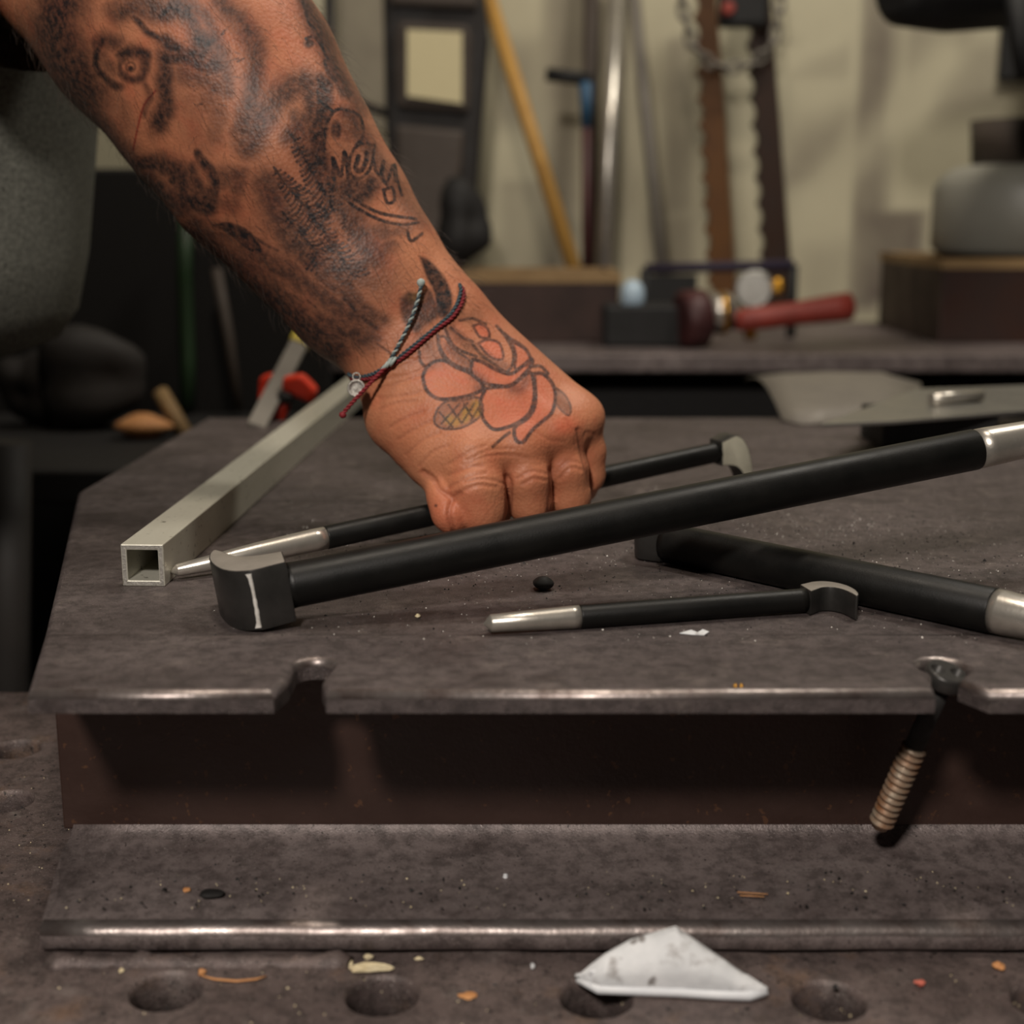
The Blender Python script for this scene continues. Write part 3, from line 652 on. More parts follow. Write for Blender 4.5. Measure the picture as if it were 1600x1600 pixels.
    for k in range(46):                       # streaky hatching under the conifers
        x, y = random.uniform(395,590), 0; y = 330+(x-395)*.72+random.uniform(20,95); a = math.radians(38+random.uniform(-12,12)); l = random.uniform(14,34)
        line([(x,y),(x+l*math.cos(a),y+l*math.sin(a))], random.uniform(3,7), random.uniform(.35,.7), soft=4)
    for x, y, rx, ry, a, st in ((500,330,70,60,40,.34),(560,250,40,80,-30,.3),(470,440,130,44,38,.5),(400,420,90,36,40,.6),(590,430,56,46,30,.34)): blob(x, y, rx, ry, a, st, p=1.1)
    # a fresh scratch, a bruise on the thumb
    sc = np.zeros(n); line([(243,142),(225,165),(214,205),(208,235)], 3, .8, sc)
    blob(681, 790, 2.6, 2.6, 0, .9); blob(700, 800, 60, 45, 0, .3, red)
    # creases pressed into the skin
    disp = np.zeros(n)
    def crease(L, w, dep): ii, d = dist(smooth(C3(L))); disp[ii] = np.minimum(disp[ii], -dep*np.exp(-(d/w)**2)*fac[ii])
    for L in ([(340,640),(440,600),(540,560)],[(310,720),(430,690),(560,640),(610,615)],[(320,770),(450,760),(560,735)],[(330,830),(420,800),(520,790)],[(390,665),(500,640),(590,600)],[(300,690),(380,660),(450,650)],
              [(350,600),(420,570),(500,560)],[(420,1000),(520,940),(600,900)],[(380,930),(470,880),(560,850)],[(470,1080),(560,1000),(650,960)],[(540,1140),(620,1060),(700,1030)],
              [(780,1140),(900,1090),(1040,1080),(1130,1100)],[(800,1110),(920,1055),(1050,1045)],[(700,1130),(820,1060),(900,1030)],[(1180,960),(1250,1000),(1330,1010)],[(1340,890),(1380,960),(1390,1020)]): crease(L, 3.2, .00032)
    for L in ([(660,1290),(740,1235),(820,1195),(900,1180)],[(780,1225),(900,1210),(1010,1240)],[(750,1290),(850,1245),(960,1255)],[(1070,1210),(1150,1170),(1240,1185)],[(1100,1240),(1160,1210),(1230,1220)],
              [(1280,1180),(1350,1115),(1430,1130)],[(1300,1210),(1360,1150),(1440,1165)],[(700,1190),(800,1150),(880,1140)],[(1420,1000),(1450,960),(1490,970)]): crease(L, 3.4, .00042)
    for L in ([(560,1175),(620,1215),(650,1265),(720,1315)],[(720,1315),(760,1290)],[(720,1315),(700,1400),(725,1500)],[(1020,1200),(1030,1260),(1020,1440)],[(1255,1160),(1260,1250),(1245,1420)],[(1405,950),(1430,1080),(1475,1250)]): crease(L, 4.5, .0011)
    co += no*disp[:,None]; me.vertices.foreach_set('co', co.astype(np.float32).ravel()); me.update()
    arm_k = np.clip((640-u)/80, 0, 1); ink_and_shade = 1-(1-np.clip(ink_and_shade, 0, 1))**(1+1.1*arm_k)
    ca = me.attributes.new('tattoo_and_shade', 'FLOAT_COLOR', 'POINT'); ca.data.foreach_set('color', np.stack([ink_and_shade*fac, red*fac, yel*fac, spk*fac], 1).astype(np.float32).ravel())
    for nm, ar in (('scratch', sc), ('crease', np.clip(-disp/.0006, 0, 1))):
        at = me.attributes.new(nm, 'FLOAT', 'POINT'); at.data.foreach_set('value', ar.astype(np.float32))
    return co, no, u0, v0, fac
co, no, pu, pv, pfac = skin_detail()

def skin_material():
    m, nt, b = new_mat('tanned_tattooed_skin'); v = coords(nt)
    base = mixc(nt, ramp(nt, noise(nt, v, 28, 5), [(.3, g1(0)), (.7, g1(1))]), srgb(172,106,76), srgb(192,128,94))
    base = mixc(nt, ramp(nt, noise(nt, v, 70, 3), [(.5, g1(0)), (.75, g1(.5))]), base, srgb(176,92,66))
    base = mixc(nt, ramp(nt, noise(nt, v, 1500, 2), [(.35, g1(.3)), (.55, g1(0))]), base, srgb(150,90,64))
    at = nd(nt, 'ShaderNodeAttribute', attribute_name='tattoo_and_shade'); sep = nt.nodes.new('ShaderNodeSeparateColor'); nt.links.new(at.outputs['Color'], sep.inputs[0])
    def mul(a, bb):
        q = nt.nodes.new('ShaderNodeMath'); q.operation = 'MULTIPLY'
        for s_, x in ((q.inputs[0], a), (q.inputs[1], bb)):
            if hasattr(x, 'is_output'): nt.links.new(x, s_)
            else: s_.default_value = x
        return q.outputs[0]
    fine = ramp(nt, noise(nt, v, 330, 5, .65), [(.34, g1(.74)), (.58, g1(1))])
    base = mixc(nt, mul(sep.outputs[1], fine), base, srgb(200,94,68))
    base = mixc(nt, mul(sep.outputs[2], fine), base, srgb(196,146,66))
    cr = nd(nt, 'ShaderNodeAttribute', attribute_name='crease'); base = mixc(nt, mul(cr.outputs['Fac'], .35), base, srgb(140,76,56))
    sc = nd(nt, 'ShaderNodeAttribute', attribute_name='scratch'); base = mixc(nt, sc.outputs['Fac'], base, srgb(130,34,30))
    sp = mul(at.outputs['Alpha'], ramp(nt, noise(nt, v, 230, 3, .6), [(.47, g1(0)), (.56, g1(1))]))
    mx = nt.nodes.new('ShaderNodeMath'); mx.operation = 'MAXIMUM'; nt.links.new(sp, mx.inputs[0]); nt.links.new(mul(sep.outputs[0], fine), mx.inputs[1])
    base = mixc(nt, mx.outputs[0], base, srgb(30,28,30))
    nt.links.new(base, b.inputs['Base Color']); b.inputs['Roughness'].default_value = .5; b.inputs['Specular IOR Level'].default_value = .35
    b.inputs['Subsurface Weight'].default_value = .08; b.inputs['Subsurface Radius'].default_value = (.004,.0015,.0008); b.inputs['Subsurface Scale'].default_value = 1
    vo = nd(nt, 'ShaderNodeTexVoronoi', Scale=620.0); nt.links.new(v, vo.inputs['Vector'])
    b1 = nd(nt, 'ShaderNodeBump', Strength=.4, Distance=.0004); nt.links.new(vo.outputs['Distance'], b1.inputs['Height'])
    b2 = nd(nt, 'ShaderNodeBump', Strength=.16, Distance=.0012); nt.links.new(noise(nt, v, 240, 4), b2.inputs['Height']); nt.links.new(b1.outputs[0], b2.inputs['Normal'])
    nt.links.new(b2.outputs[0], b.inputs['Normal'])
    return m
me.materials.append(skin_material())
tag(person, 'tattooed forearm and clenched left fist of a person in grey shirt gripping a bar', 'person')

def arm_hair():
    sel = np.where((pv < 560) & (pv > -60) & (pu < 760) & (pu > -60))[0]; pick = rng.choice(sel, 2600, replace=False)
    d = np.array(hp(634,520,0)-hp(255,20,.01)); d /= np.linalg.norm(d); mb = MB()
    for i in pick:
        nn = no[i]; t = d-nn*(d@nn); t /= np.linalg.norm(t)+1e-9; t = t+rng.normal(0,.28,3); L = rng.uniform(.004,.010); p = co[i]
        pts = [p+nn*L*.0, p+(t*.45+nn*.32)*L, p+(t*1.0+nn*.42)*L]
        mb.tube([tuple(q) for q in pts], [.00006,.00005,.00002], 3, cap=False)
    return tag(mb.build('arm_hair', M['hair'], person), kind='stuff')
arm_hair()

def shirt():
    rings = [(.058,.10,.07,-.49),(.066,.165,.115,-.485),(.077,.19,.135,-.48),(.095,.205,.145,-.482),(.13,.215,.15,-.483),(.20,.228,.155,-.487),(.30,.24,.16,-.485),(.42,.24,.16,-.48),(.54,.22,.15,-.47),(.62,.17,.13,-.47),(.66,.09,.08,-.47)]
    n = 64; mb = MB(); vs = []
    for k, (z, rx, ry, cx) in enumerate(rings):
        for j in range(n):
            a = 2*math.pi*j/n; w = 1+.012*math.sin(a*5+z*30)+.008*math.sin(a*9-z*50); vs.append((cx+rx*w*math.cos(a), .875+ry*w*math.sin(a), z))
    K = len(rings); fs = [(i*n+j, i*n+(j+1) % n, (i+1)*n+(j+1) % n, (i+1)*n+j) for i in range(K-1) for j in range(n)]
    fs += [tuple(range(n))[::-1], tuple((K-1)*n+j for j in range(n))]; mb.add(vs, fs, 0, True)
    o = mb.build('shirt', M['shirt'], person)
    p0, pe, p1 = hp(146,-74,.010), hp(60,-215,.022), Vector((-.46,.86,.56)); MB().tube([p0, p0.lerp(pe,.12), pe, pe.lerp(p1,.3), pe.lerp(p1,.7), p1], [.083,.0865,.088,.086,.09,.09], 40, cap=False).build('sleeve', M['shirt'], person)  # unseen sleeve, cuff widened to throw shade on the upper forearm
shirt()

bvh = BVHTree.FromObject(person, bpy.context.evaluated_depsgraph_get())
def on_skin(px, py, off=.001, back=False):
    d = ray(px, py).normalized()
    if back: h = bvh.ray_cast(CAM+d*1.2, -d); s = 1
    else: h = bvh.ray_cast(CAM, d)
    return h[0]+h[1]*off if h[0] is not None else None

def bracelet():
    def dense(pts, k=8):
        out = []
        for a, b in zip(pts[:-1], pts[1:]):
            for i in range(k): out.append((a[0]+(b[0]-a[0])*i/k, a[1]+(b[1]-a[1])*i/k))
        return out+[pts[-1]]
    def chain(pp, off, back=False):
        q = [on_skin(x, y, off, back) for x, y in dense(pp)]; return [p for p in q if p is not None and p.y < .75]
    def sm(p, it=6, closed=False):
        p = [Vector(x) for x in p]
        for _ in range(it):
            p = [p[i] if (not closed and i in (0, len(p)-1)) else (p[i-1]+p[i]*2+p[(i+1) % len(p)])/4 for i in range(len(p))]
        return p
    def resample(p, step):
        out = [p[0]]; acc = 0
        for a, b in zip(p[:-1], p[1:]):
            L = (b-a).length; t = step-acc
            while t <= L: out.append(a.lerp(b, t/L)); t += step
            acc = (acc+L) % step if L else acc
        return out
    def cord(name, path, r, mats, parent):
        path = resample(sm(path), .0006); mb = MB()
        for s_ in (0, 1):
            pts = []; u = Vector((0,0,1))
            for i, p in enumerate(path):
                t = (path[min(i+1,len(path)-1)]-path[max(i-1,0)]).normalized(); u = (u-t*u.dot(t)).normalized(); w = t.cross(u); q = i*.0006/.0042*2*math.pi+math.pi*s_
                pts.append(p+(u*math.cos(q)+w*math.sin(q))*r*.55)
            mb.tube(pts, r*.62, 7, m=s_)
        return mb.build(name, mats, parent)
    k = on_skin(608, 571, .0016); t = empty('cord_bracelet', k, 'thin teal and crimson cord bracelet with silver charm around the wrist', 'bracelet')
    off = .0013
    f_t = chain([(548,583),(560,589),(585,584),(608,571),(640,546),(675,517),(703,493),(714,474),(719,454),(715,444)], off)
    f_r = chain([(553,590),(585,591),(612,572),(645,547),(680,516),(704,500),(718,480),(724,463),(719,447)], off)
    bk = chain([(712,448),(690,470),(660,500),(620,530),(590,555),(556,580)], off, True)
    cord('teal_cord', f_t+bk+[f_t[0]], .0009, [M['teal'], M['teal']], t)
    cord('red_cord', f_r+bk[2:-2]+[f_r[0]], .00095, [M['redcord'], M['redcord']], t)
    tail = [on_skin(608,570,.002), on_skin(622,548,.003), on_skin(640,519,.005), on_skin(651,489,.0065), on_skin(657,466,.006), on_skin(654,446,.004)]
    cord('teal_tail', tail, .0009, [M['teal'], M['palecord']], t)
    MB().lathe(on_skin(653,444,.004)-Vector((0,0,.002)), (0,0,1), [(0,.0005),(.0007,.0016),(.002,.002),(.0033,.0016),(.004,.0004)], 14).build('tail_bead', M['palecord'], t)
    z = k.dot(FW)-CAM.dot(FW)
    e = [on_skin(610,571,.0025), T(585,592,z-.006), T(560,615,z-.007), T(541,638,z-.005), T(534,648,z-.004)]
    cord('red_tail', e, .00095, [M['redcord'], M['redcord']], t)
    MB().lathe(e[-1]-Vector((0,0,.0016)), (.3,0,1), [(0,.0005),(.0008,.0016),(.0022,.0017),(.0032,.0005)], 12).build('tail_knot', M['redcord'], t)
    kn = MB()
    for i in range(4):
        a = on_skin(600+5*i, 577-4*i, .0018); kn.tube([a+Vector((0,-.0002,0))+(Vector((.55,0,.8))*math.cos(q)+Vector((0,-1,0))*math.sin(q))*.0021 for q in np.linspace(0, 2*math.pi, 14)[:-1]], .0008, 7, closed=True)
    kn.build('slide_knot', M['palecord'], t)
    c = T(557,607,z-.001); nrm = (CAM-c).normalized()
    MB().lathe(c-nrm*.0005, nrm, [(0,.0040),(.0003,.0043),(.0009,.0043),(.0012,.0040),(.0012,.0033),(.0008,.0031),(.0009,.0012),(.0012,.0004)], 28).build('charm', M['silver'], t)
    MB().tube([c+UP*.0055+(RT*math.cos(q)+UP*math.sin(q))*.0018 for q in np.linspace(0, 2*math.pi, 12)[:-1]], .0004, 6, closed=True).build('charm_ring', M['silver'], t)
bracelet()

# ------------------------------------------------------------------ small things on the plate and the beam
def chunk(name, label, cat, p, size, mat, squash=(1,1,.6), group=None, seed=1):
    r = random.Random(seed); bm = bmesh.new(); bmesh.ops.create_icosphere(bm, subdivisions=3 if size > .0035 else 2, radius=1)
    ph = [r.uniform(0,6) for _ in range(6)]
    for v in bm.verts:
        wb = .35 if .0035 < size < .01 else 1.0; w = 1+wb*(.22*math.sin(3*v.co.x+ph[0])+.2*math.sin(3.3*v.co.y+ph[1])+.15*math.sin(4*v.co.z+ph[2]))+r.uniform(-.06,.06)*(size < .0035)
        v.co = Vector((v.co.x*w*squash[0], v.co.y*w*squash[1], v.co.z*w*squash[2]))*size
    lo = min(v.co.z for v in bm.verts)
    for f in bm.faces: f.smooth = size > .0035
    me_ = bpy.data.meshes.new(name); bm.to_mesh(me_); bm.free(); me_.materials.append(mat)
    o = bpy.data.objects.new(name, me_); COL.objects.link(o); o.location = Vector(p)-Vector((0,0,lo)); o.rotation_euler.z = r.uniform(0,3)*(0 if squash[0] != squash[1] else 1)
    return tag(o, label, cat, group)
FZ = TZ+.0125
chunk('slag_bead', 'round black slag bead on plate in front of the longest bar', 'slag', G(848,921,0), .0045, M['dirt_and_shade'], (1,1,.62), seed=3)
chunk('crumb', 'pale tan crumb on plate below the longest bar', 'crumb', G(653,966,0), .0012, M['cream'], seed=4)
chunk('slag_flake', 'flat black flake lying on the lower flange', 'slag', G(332,1400,FZ), .0042, M['dirt_and_shade'], (1.1,.7,.25), seed=5)
chunk('crumb', 'orange crumb beside the black flake on lower flange', 'crumb', G(292,1392,FZ), .0013, M['tan'], seed=6)
chunk('crumb', 'tiny white crumb in the middle of the lower flange', 'crumb', G(790,1372,FZ), .0011, M['scrap'], seed=7)
for k, (x, y, sz, sq) in enumerate(((585,1518,.0030,(2.2,.6,.5)),(577,1499,.0014,(1.3,.8,.6)),(550,1511,.0015,(.7,1.2,.6)),(236,1505,.0015,(.8,1.2,.6)),(403,1505,.0019,(1.1,.8,.7)),(190,1520,.0010,(1,1,.6)),(655,1500,.0012,(1.4,.6,.5)),(833,1513,.0011,(.8,1.1,.6)))):
    chunk('wood_chip', ['long cream wood chip beside the second table hole','small cream chip just above the long chip','upright cream chip left of the long chip','white chip above the first table hole','largest round cream chip by the weld bead','tiny pale crumb left of the first table hole','flat cream chip right of the long chip','small white chip between second and third table holes'][k], 'chip', G(x, y, TZ), sz, M['cream'] if k not in (3,7) else M['scrap'], sq, 'chips scattered on the fixture table', 10+k)
chunk('crumb', 'coral red crumb on table at lower right', 'crumb', G(1436,1541,TZ), .0016, M['red_fleck'], seed=30)
chunk('crumb', 'tan crumb on table at far right by the beam foot', 'crumb', G(1562,1515,TZ), .0020, M['tan'], seed=31)
chunk('paint_flake', 'flat orange flake on table right of the second hole', 'flake', G(730,1557,TZ), .0024, M['tan'], (1.2,1,.12), seed=32)
chunk('crumb', 'orange crumb by the curled shaving above the first hole', 'crumb', G(317,1522,TZ), .0014, M['tan'], seed=33)
p = [G(x, y, TZ+.0008) for x, y in ((310,1523),(335,1530),(370,1533),(400,1530),(416,1525))]
tag(MB().tube(p, [.0002,.0004,.00045,.0004,.0002], 6).build('wood_shaving', M['tan'], None, origin=p[2]), 'thin curled tan shaving above the first table hole', 'shaving')
for k in (0, 1):
    p = [G(1152+4*k, 1394+5*k, FZ+.0014), G(1200-6*k, 1397+4*k, FZ+.0012)]
    tag(MB().tube(p, .0002, 6).build('copper_wire', M['tan'], None, origin=p[0]), ['short copper wire strand on flange, upper of two', 'short copper wire strand on flange, lower of two'][k], 'wire', 'copper strands on the lower flange')
tag(MB().prism([G(x, y, .0002) for x, y in ((1062,990),(1080,985),(1090,989),(1098,984),(1108,988),(1100,993),(1080,992))], (0,0,.0003)).build('dried_paint_mark', M['scrap'], None, origin=G(1085,988,0)), 'small white smear of dried paint near short bar', 'paint mark')
for k, (x, y) in enumerate(((1150,1075),(1159,1074))):
    q = G(x, y, .0); tag(MB().lathe((q.x, YF+.004, -.0002), (0,0,1), [(0,.0009),(.0006,.0008),(.0012,.0001)], 10).build('brass_speck', M['brass'], None, origin=(q.x, YF+.004, 0)), ['bright brass speck on plate edge, left of a pair','bright brass speck on plate edge, right of a pair'][k], 'speck', 'brass specks on the plate edge')

def grit(name, label, n, mat, size, zone, kind='stuff'):
    mb = MB(); ok = 0
    while ok < n:
        q = zone()
        if q is None: continue
        s_ = size*random.lognormvariate(0,.3); a = random.uniform(0,6)
        vs = [(q[0]+s_*math.cos(a+i*2.1)*random.uniform(.6,1.2), q[1]+s_*math.sin(a+i*2.1)*random.uniform(.6,1.2), q[2]) for i in range(3)]+[(q[0], q[1], q[2]+s_*random.uniform(.5,1.1))]
        mb.add(vs, [(0,2,1),(0,1,3),(1,2,3),(2,0,3)]); ok += 1
    me_ = bpy.data.meshes.new(name); me_.from_pydata(mb.v, [], mb.f); me_.materials.append(mat); o = bpy.data.objects.new(name, me_); COL.objects.link(o); tag(o, label, 'grit', kind='stuff')
def zone_plate():
    x, y = random.uniform(-.13,.32), YF+.006+random.random()**1.6*.4
    if random.random() < .55: c = random.choice(((900,890,.06),(1350,870,.05),(1450,850,.06),(1300,820,.03),(620,860,.05))); g = G(c[0], c[1], 0); x, y = random.gauss(g.x, c[2]), random.gauss(g.y, c[2]*.7)
    return (x, y, 0) if y > YF+.05 and -.12 < x < .5 else None
def zone_low():
    if random.random() < .45: return (random.uniform(XL+.005,.28), random.uniform(YF+.008,.49), FZ+.0004)
    return (random.uniform(-.2,.3), random.uniform(.30,YF-.008), TZ) if random.random() < .8 else (random.uniform(-.24,XL-.01), random.uniform(.42,.6), TZ)
grit('black_grit', 'fine black grinding grit scattered over the steel plate', 1100, M['dirt_and_shade'], .0005, zone_plate)
grit('bright_grit', 'fine glinting metal dust scattered over the steel plate', 2200, M['alu_cut'], .00026, zone_plate)
grit('pale_grit', 'fine pale dust on lower flange and table', 500, M['cream'], .00036, zone_low)
grit('dark_grit', 'fine dark dust on lower flange and table', 800, M['dirt_and_shade'], .0006, zone_low)

# bolt hanging in the right notch
def bolt():
    a = Vector((G(1492,1079,0).x+.0040, YF+.0255, -.0065)); b = TY(1374, 1292, .474); ax = (b-a).normalized(); L = (b-a).length
    t = empty('threaded_bolt', b, 'rusty threaded bolt hanging in the right notch with two-holed head', 'bolt')
    hb = MB().lathe(a-ax*.0055, ax, [(0,.0066),(.0008,.0073),(.0050,.0073),(.0060,.0064)], 28).build('bolt_head', M['gun'], t)
    u = Vector((1,0,0)); u = (u-ax*u.dot(ax)).normalized(); ct = MB()
    for sg in (-1, 1): ct.lathe(a-ax*.0085+u*sg*.0036, ax, [(0,.0027),(.0065,.0025)], 18)
    c = ct.build('cutter', M['dirt_and_shade']); md = hb.modifiers.new('b', 'BOOLEAN'); md.object = c; md.operation = 'DIFFERENCE'; md.solver = 'EXACT'; baked(hb); bpy.data.objects.remove(c)
    MB().lathe(a, ax, [(0,.0036),(L*.42,.0036)], 20).build('shank', M['dirt_and_shade'], t)  # near-black colour paints in the shadow on the upper bolt
    pr = []; s_ = L*.42; pitch = .0028
    while s_ < L-.003: pr += [(s_,.0034),(s_+pitch*.35,.0047),(s_+pitch*.55,.0047),(s_+pitch*.95,.0034)]; s_ += pitch
    pr += [(s_,.0032),(L,.0030)]
    MB().lathe(a, ax, pr, 24).build('thread', M['rust'], t)
bolt()

# bent pale scrap on the table
def scrap():
    bot = [(902,1533),(935,1547),(1000,1549),(1060,1551),(1120,1555),(1170,1557),(1198,1553)]
    top = [(900,1529),(945,1492),(985,1469),(1055,1448),(1080,1466),(1135,1504),(1196,1547)]
    B = [G(x, y, TZ+.0012) for x, y in bot]; Tp = []
    for i, (x, y) in enumerate(top):
        f = [0,.5,.85,1,.85,.5,0][i]; Tp.append(TY(x, y, B[i].y+(YF-.012-B[i].y)*f*.7))
    ns, nt_ = 24, 8; grid = []
    def lerp(Ls, t): q = t*(len(Ls)-1); i = min(int(q), len(Ls)-2); return Ls[i].lerp(Ls[i+1], q-i)
    for i in range(ns+1):
        b_, t_ = lerp(B, i/ns), lerp(Tp, i/ns)
        for j in range(nt_+1):
            f = j/nt_; p = b_.lerp(t_, f)+Vector((0, -.004*math.sin(math.pi*f)*math.sin(math.pi*i/ns), .0012*math.sin(math.pi*f)+.0006*math.sin(i*1.9+j*2.3)*(0 < f < 1)))
            grid.append(p)
    mb = MB(); mb.add(grid, [(i*(nt_+1)+j, (i+1)*(nt_+1)+j, (i+1)*(nt_+1)+j+1, i*(nt_+1)+j+1) for i in range(ns) for j in range(nt_)], 0, True)
    t = empty('folded_scrap', G(1050,1550,TZ), 'crumpled pale grey triangular scrap of sheet leaning against the beam foot', 'scrap')
    o = mb.build('sheet', M['scrap'], t); md = o.modifiers.new('s', 'SOLIDIFY'); md.thickness = .0012; md.offset = 0; baked(o)
    MB().tube([q+Vector((0,-.0004,.0006)) for q in B], [.0009,.0017,.0018,.0018,.0018,.0018,.0010], 10).build('folded_lip', M['scrap_edge'], t)
    MB().tube([G(x, y, TZ+.007) for x, y in ((920,1520),(945,1512),(962,1500),(972,1488))], [.0004,.0011,.0011,.0004], 8).build('crease_ridge', M['scrap_edge'], t)
scrap()

# sheet on a black block at the back right of the plate
q = G(1468, 703, 0); bw = G(1558, 703, 0).x-G(1378, 703, 0).x
tag(MB().box((q.x, q.y+.03, .0115), (bw, .06, .023)).build('black_block', M['rubber'], None, .0012, origin=(q.x, q.y+.03, 0)), 'black block under the silver sheet at back of plate', 'block')
mb = MB(); poly = [G(x, y, .0236) for x, y in ((1283,668),(1400,663),(1600,646),(1760,634),(1760,602),(1600,606),(1430,612))]
tag(mb.prism(poly, (0,0,.0022)).build('metal_sheet', M['galv'], None, .0004, origin=poly[1]), 'silver sheet lying on the black block', 'sheet')
a, b = G(1455, 624, .030), G(1532, 618, .030)
tag(MB().tube([a, a.lerp(b,.5), b], .0042, 16).build('bright_pin', M['chrome'], None, origin=a), 'short bright steel pin lying on the silver sheet', 'pin')
def bent_sheet():
    lo = [(1222,655),(1250,661),(1290,660),(1360,652),(1440,640)]; hi = [(1163,592),(1215,585),(1290,582),(1380,584),(1435,610)]
    A = [G(x, y, .002) for x, y in lo]; Bq = [TY(x, y, 1.30) for x, y in hi]; g = []
    for i in range(5):
        for j in range(7):
            f = j/6; g.append(A[i].lerp(Bq[i], f)+Vector((0,0,.014*math.sin(math.pi*f))))
    mb = MB(); mb.add(g, [(i*7+j, (i+1)*7+j, (i+1)*7+j+1, i*7+j+1) for i in range(4) for j in range(6)], 0, True)
    o = mb.build('bent_sheet', M['greypost'], None, origin=A[2]); md = o.modifiers.new('s', 'SOLIDIFY'); md.thickness = .002; baked(o)
    tag(o, 'curved dull grey sheet at back edge of plate before the rear bench', 'sheet')
bent_sheet()

# ------------------------------------------------------------------ rear bench and what stands on it
def rear_bench():
    t = empty('rear_bench', (.5, 1.75, FLOOR_Z), 'brown topped workbench against the pale wall', 'workbench')
    MB().box((.5, 1.758, -.01), (1.5, .464, .02)).build('bench_top', M['beam'], t, .002)
    MB().box((.5, 1.78, (-.02+FLOOR_Z)/2), (1.44, .38, -.02-FLOOR_Z)).build('under_bench_dark', M['dirt_and_shade'], t)  # near-black block put in for the dark void below the bench top
rear_bench()
def wooden_box(name, label, x0, x1, ytop, Y, d, body, rim):
    a, b = TY(x0, ytop, Y), TY(x1, ytop, Y); w = b.x-a.x; h = a.z; c = ((a.x+b.x)/2, Y+d/2)
    t = empty(name, (c[0], c[1], 0), label, 'box')
    MB().box((c[0], c[1], h/2-.003), (w, d, h-.006)).build('body', M[body], t, .002)
    r = MB()
    for sx in (-1, 1): r.box((c[0]+sx*(w/2-.005), c[1], h-.003), (.012, d+.004, .012))
    for sy in (-1, 1): r.box((c[0], c[1]+sy*(d/2-.005), h-.003), (w+.004, .012, .012))
    r.build('rim', M[rim], t)
wooden_box('wooden_tray', 'dark wooden tray with tan rim right behind the wrist', 660, 968, 430, 1.66, .16, 'wood_d', 'wood_rim')
wooden_box('wooden_crate', 'dark brown crate with pale rim under the gas bottle', 1474, 1760, 408, 1.66, .28, 'wood_d', 'wood_rim')
a = TY(990, 478, 1.60); tag(MB().box((TY(1000,480,1.6).x+.01, 1.64, a.z/2), (.10, .07, a.z)).build('black_case', M['rubber'], None, .004, origin=(TY(1000,480,1.6).x+.01, 1.64, 0)), 'low black case between wooden tray and red handled tool', 'case')
q = TY(988, 478, 1.625); tag(MB().lathe(q, (0,0,1), [(0,.012),(.004,.014),(.018,.014),(.026,.010),(.030,.004)], 20).build('spray_cap', M['pale_blue'], None, origin=q), 'pale blue cap standing on the low black case', 'cap')
def red_tool():
    c = TY(1080, 482, 1.60); t = empty('hand_tool', (c.x+.05, 1.6, 0), 'tool with red grip, maroon disc and shiny body on rear bench', 'tool')
    r = .033; ax = Vector((1,.25,.06)).normalized(); p = Vector((TY(1062,482,1.6).x, 1.60, r))
    MB().lathe(p, ax, [(0,.026),(.003,r),(.030,r),(.034,.026)], 32).build('disc', M['maroon'], t)
    MB().lathe(p+ax*.034+Vector((0,0,.004)), ax, [(0,.020),(.01,.024),(.024,.024),(.034,.016)], 28).build('chrome_body', M['chrome'], t)
    MB().lathe(p+ax*.046+Vector((0,-.002,.004)), ax, [(0,.0246),(.008,.0246)], 28).build('brass_ring', M['brass'], t)
    a, b = TY(1148, 502, 1.6), TY(1334, 478, 1.6); v = b-a
    MB().tube([a, a+v*.1, a+v*.5, a+v*.85, a+v*.97, b], [.011,.0135,.0135,.016,.0165,.010], 20).build('grip', M['red'], t)
    MB().tube([a-v*.25, a], .009, 14).build('neck', M['gun'], t)
red_tool()
def gauge():
    c = TY(1178, 452, 1.70); t = empty('pressure_gauge', (c.x, 1.70, 0), 'round chrome gauge with brass rim behind the red grip', 'gauge')
    ax = (CAM-c).normalized(); MB().lathe(c-ax*.012, ax, [(0,.018),(.002,.024),(.016,.024),(.020,.021),(.019,.019)], 30).build('case', M['galv'], t)
    MB().lathe(c+Vector((.027,-.004,.004))-ax*.004, ax, [(0,.010),(.008,.010),(.010,.006)], 20).build('brass_knob', M['brass'], t)
    MB().tube([(c.x, 1.715, 0), (c.x, 1.715, c.z-.018)], .008, 14).build('stem', M['brass'], t)
gauge()
a, b = TY(1008, 420, 1.74), TY(1240, 414, 1.74)
t = empty('strap_bar', ((a.x+b.x)/2, 1.74, 0), 'thin dark purple rail on two posts behind the gauges', 'rail')
MB().tube([a, b], .0065, 12).build('rail', M['purple'], t)
for e in (a, b): MB().tube([Vector((e.x, e.y, 0)), e], .006, 10).build('post', M['rubber'], t)
MB().box(((a.x+a.lerp(b,.35).x)/2, 1.745, (a.z-.008)/2), (b.x*.35-a.x*.35, .02, a.z-.008)).build('panel', M['rubber'], t)

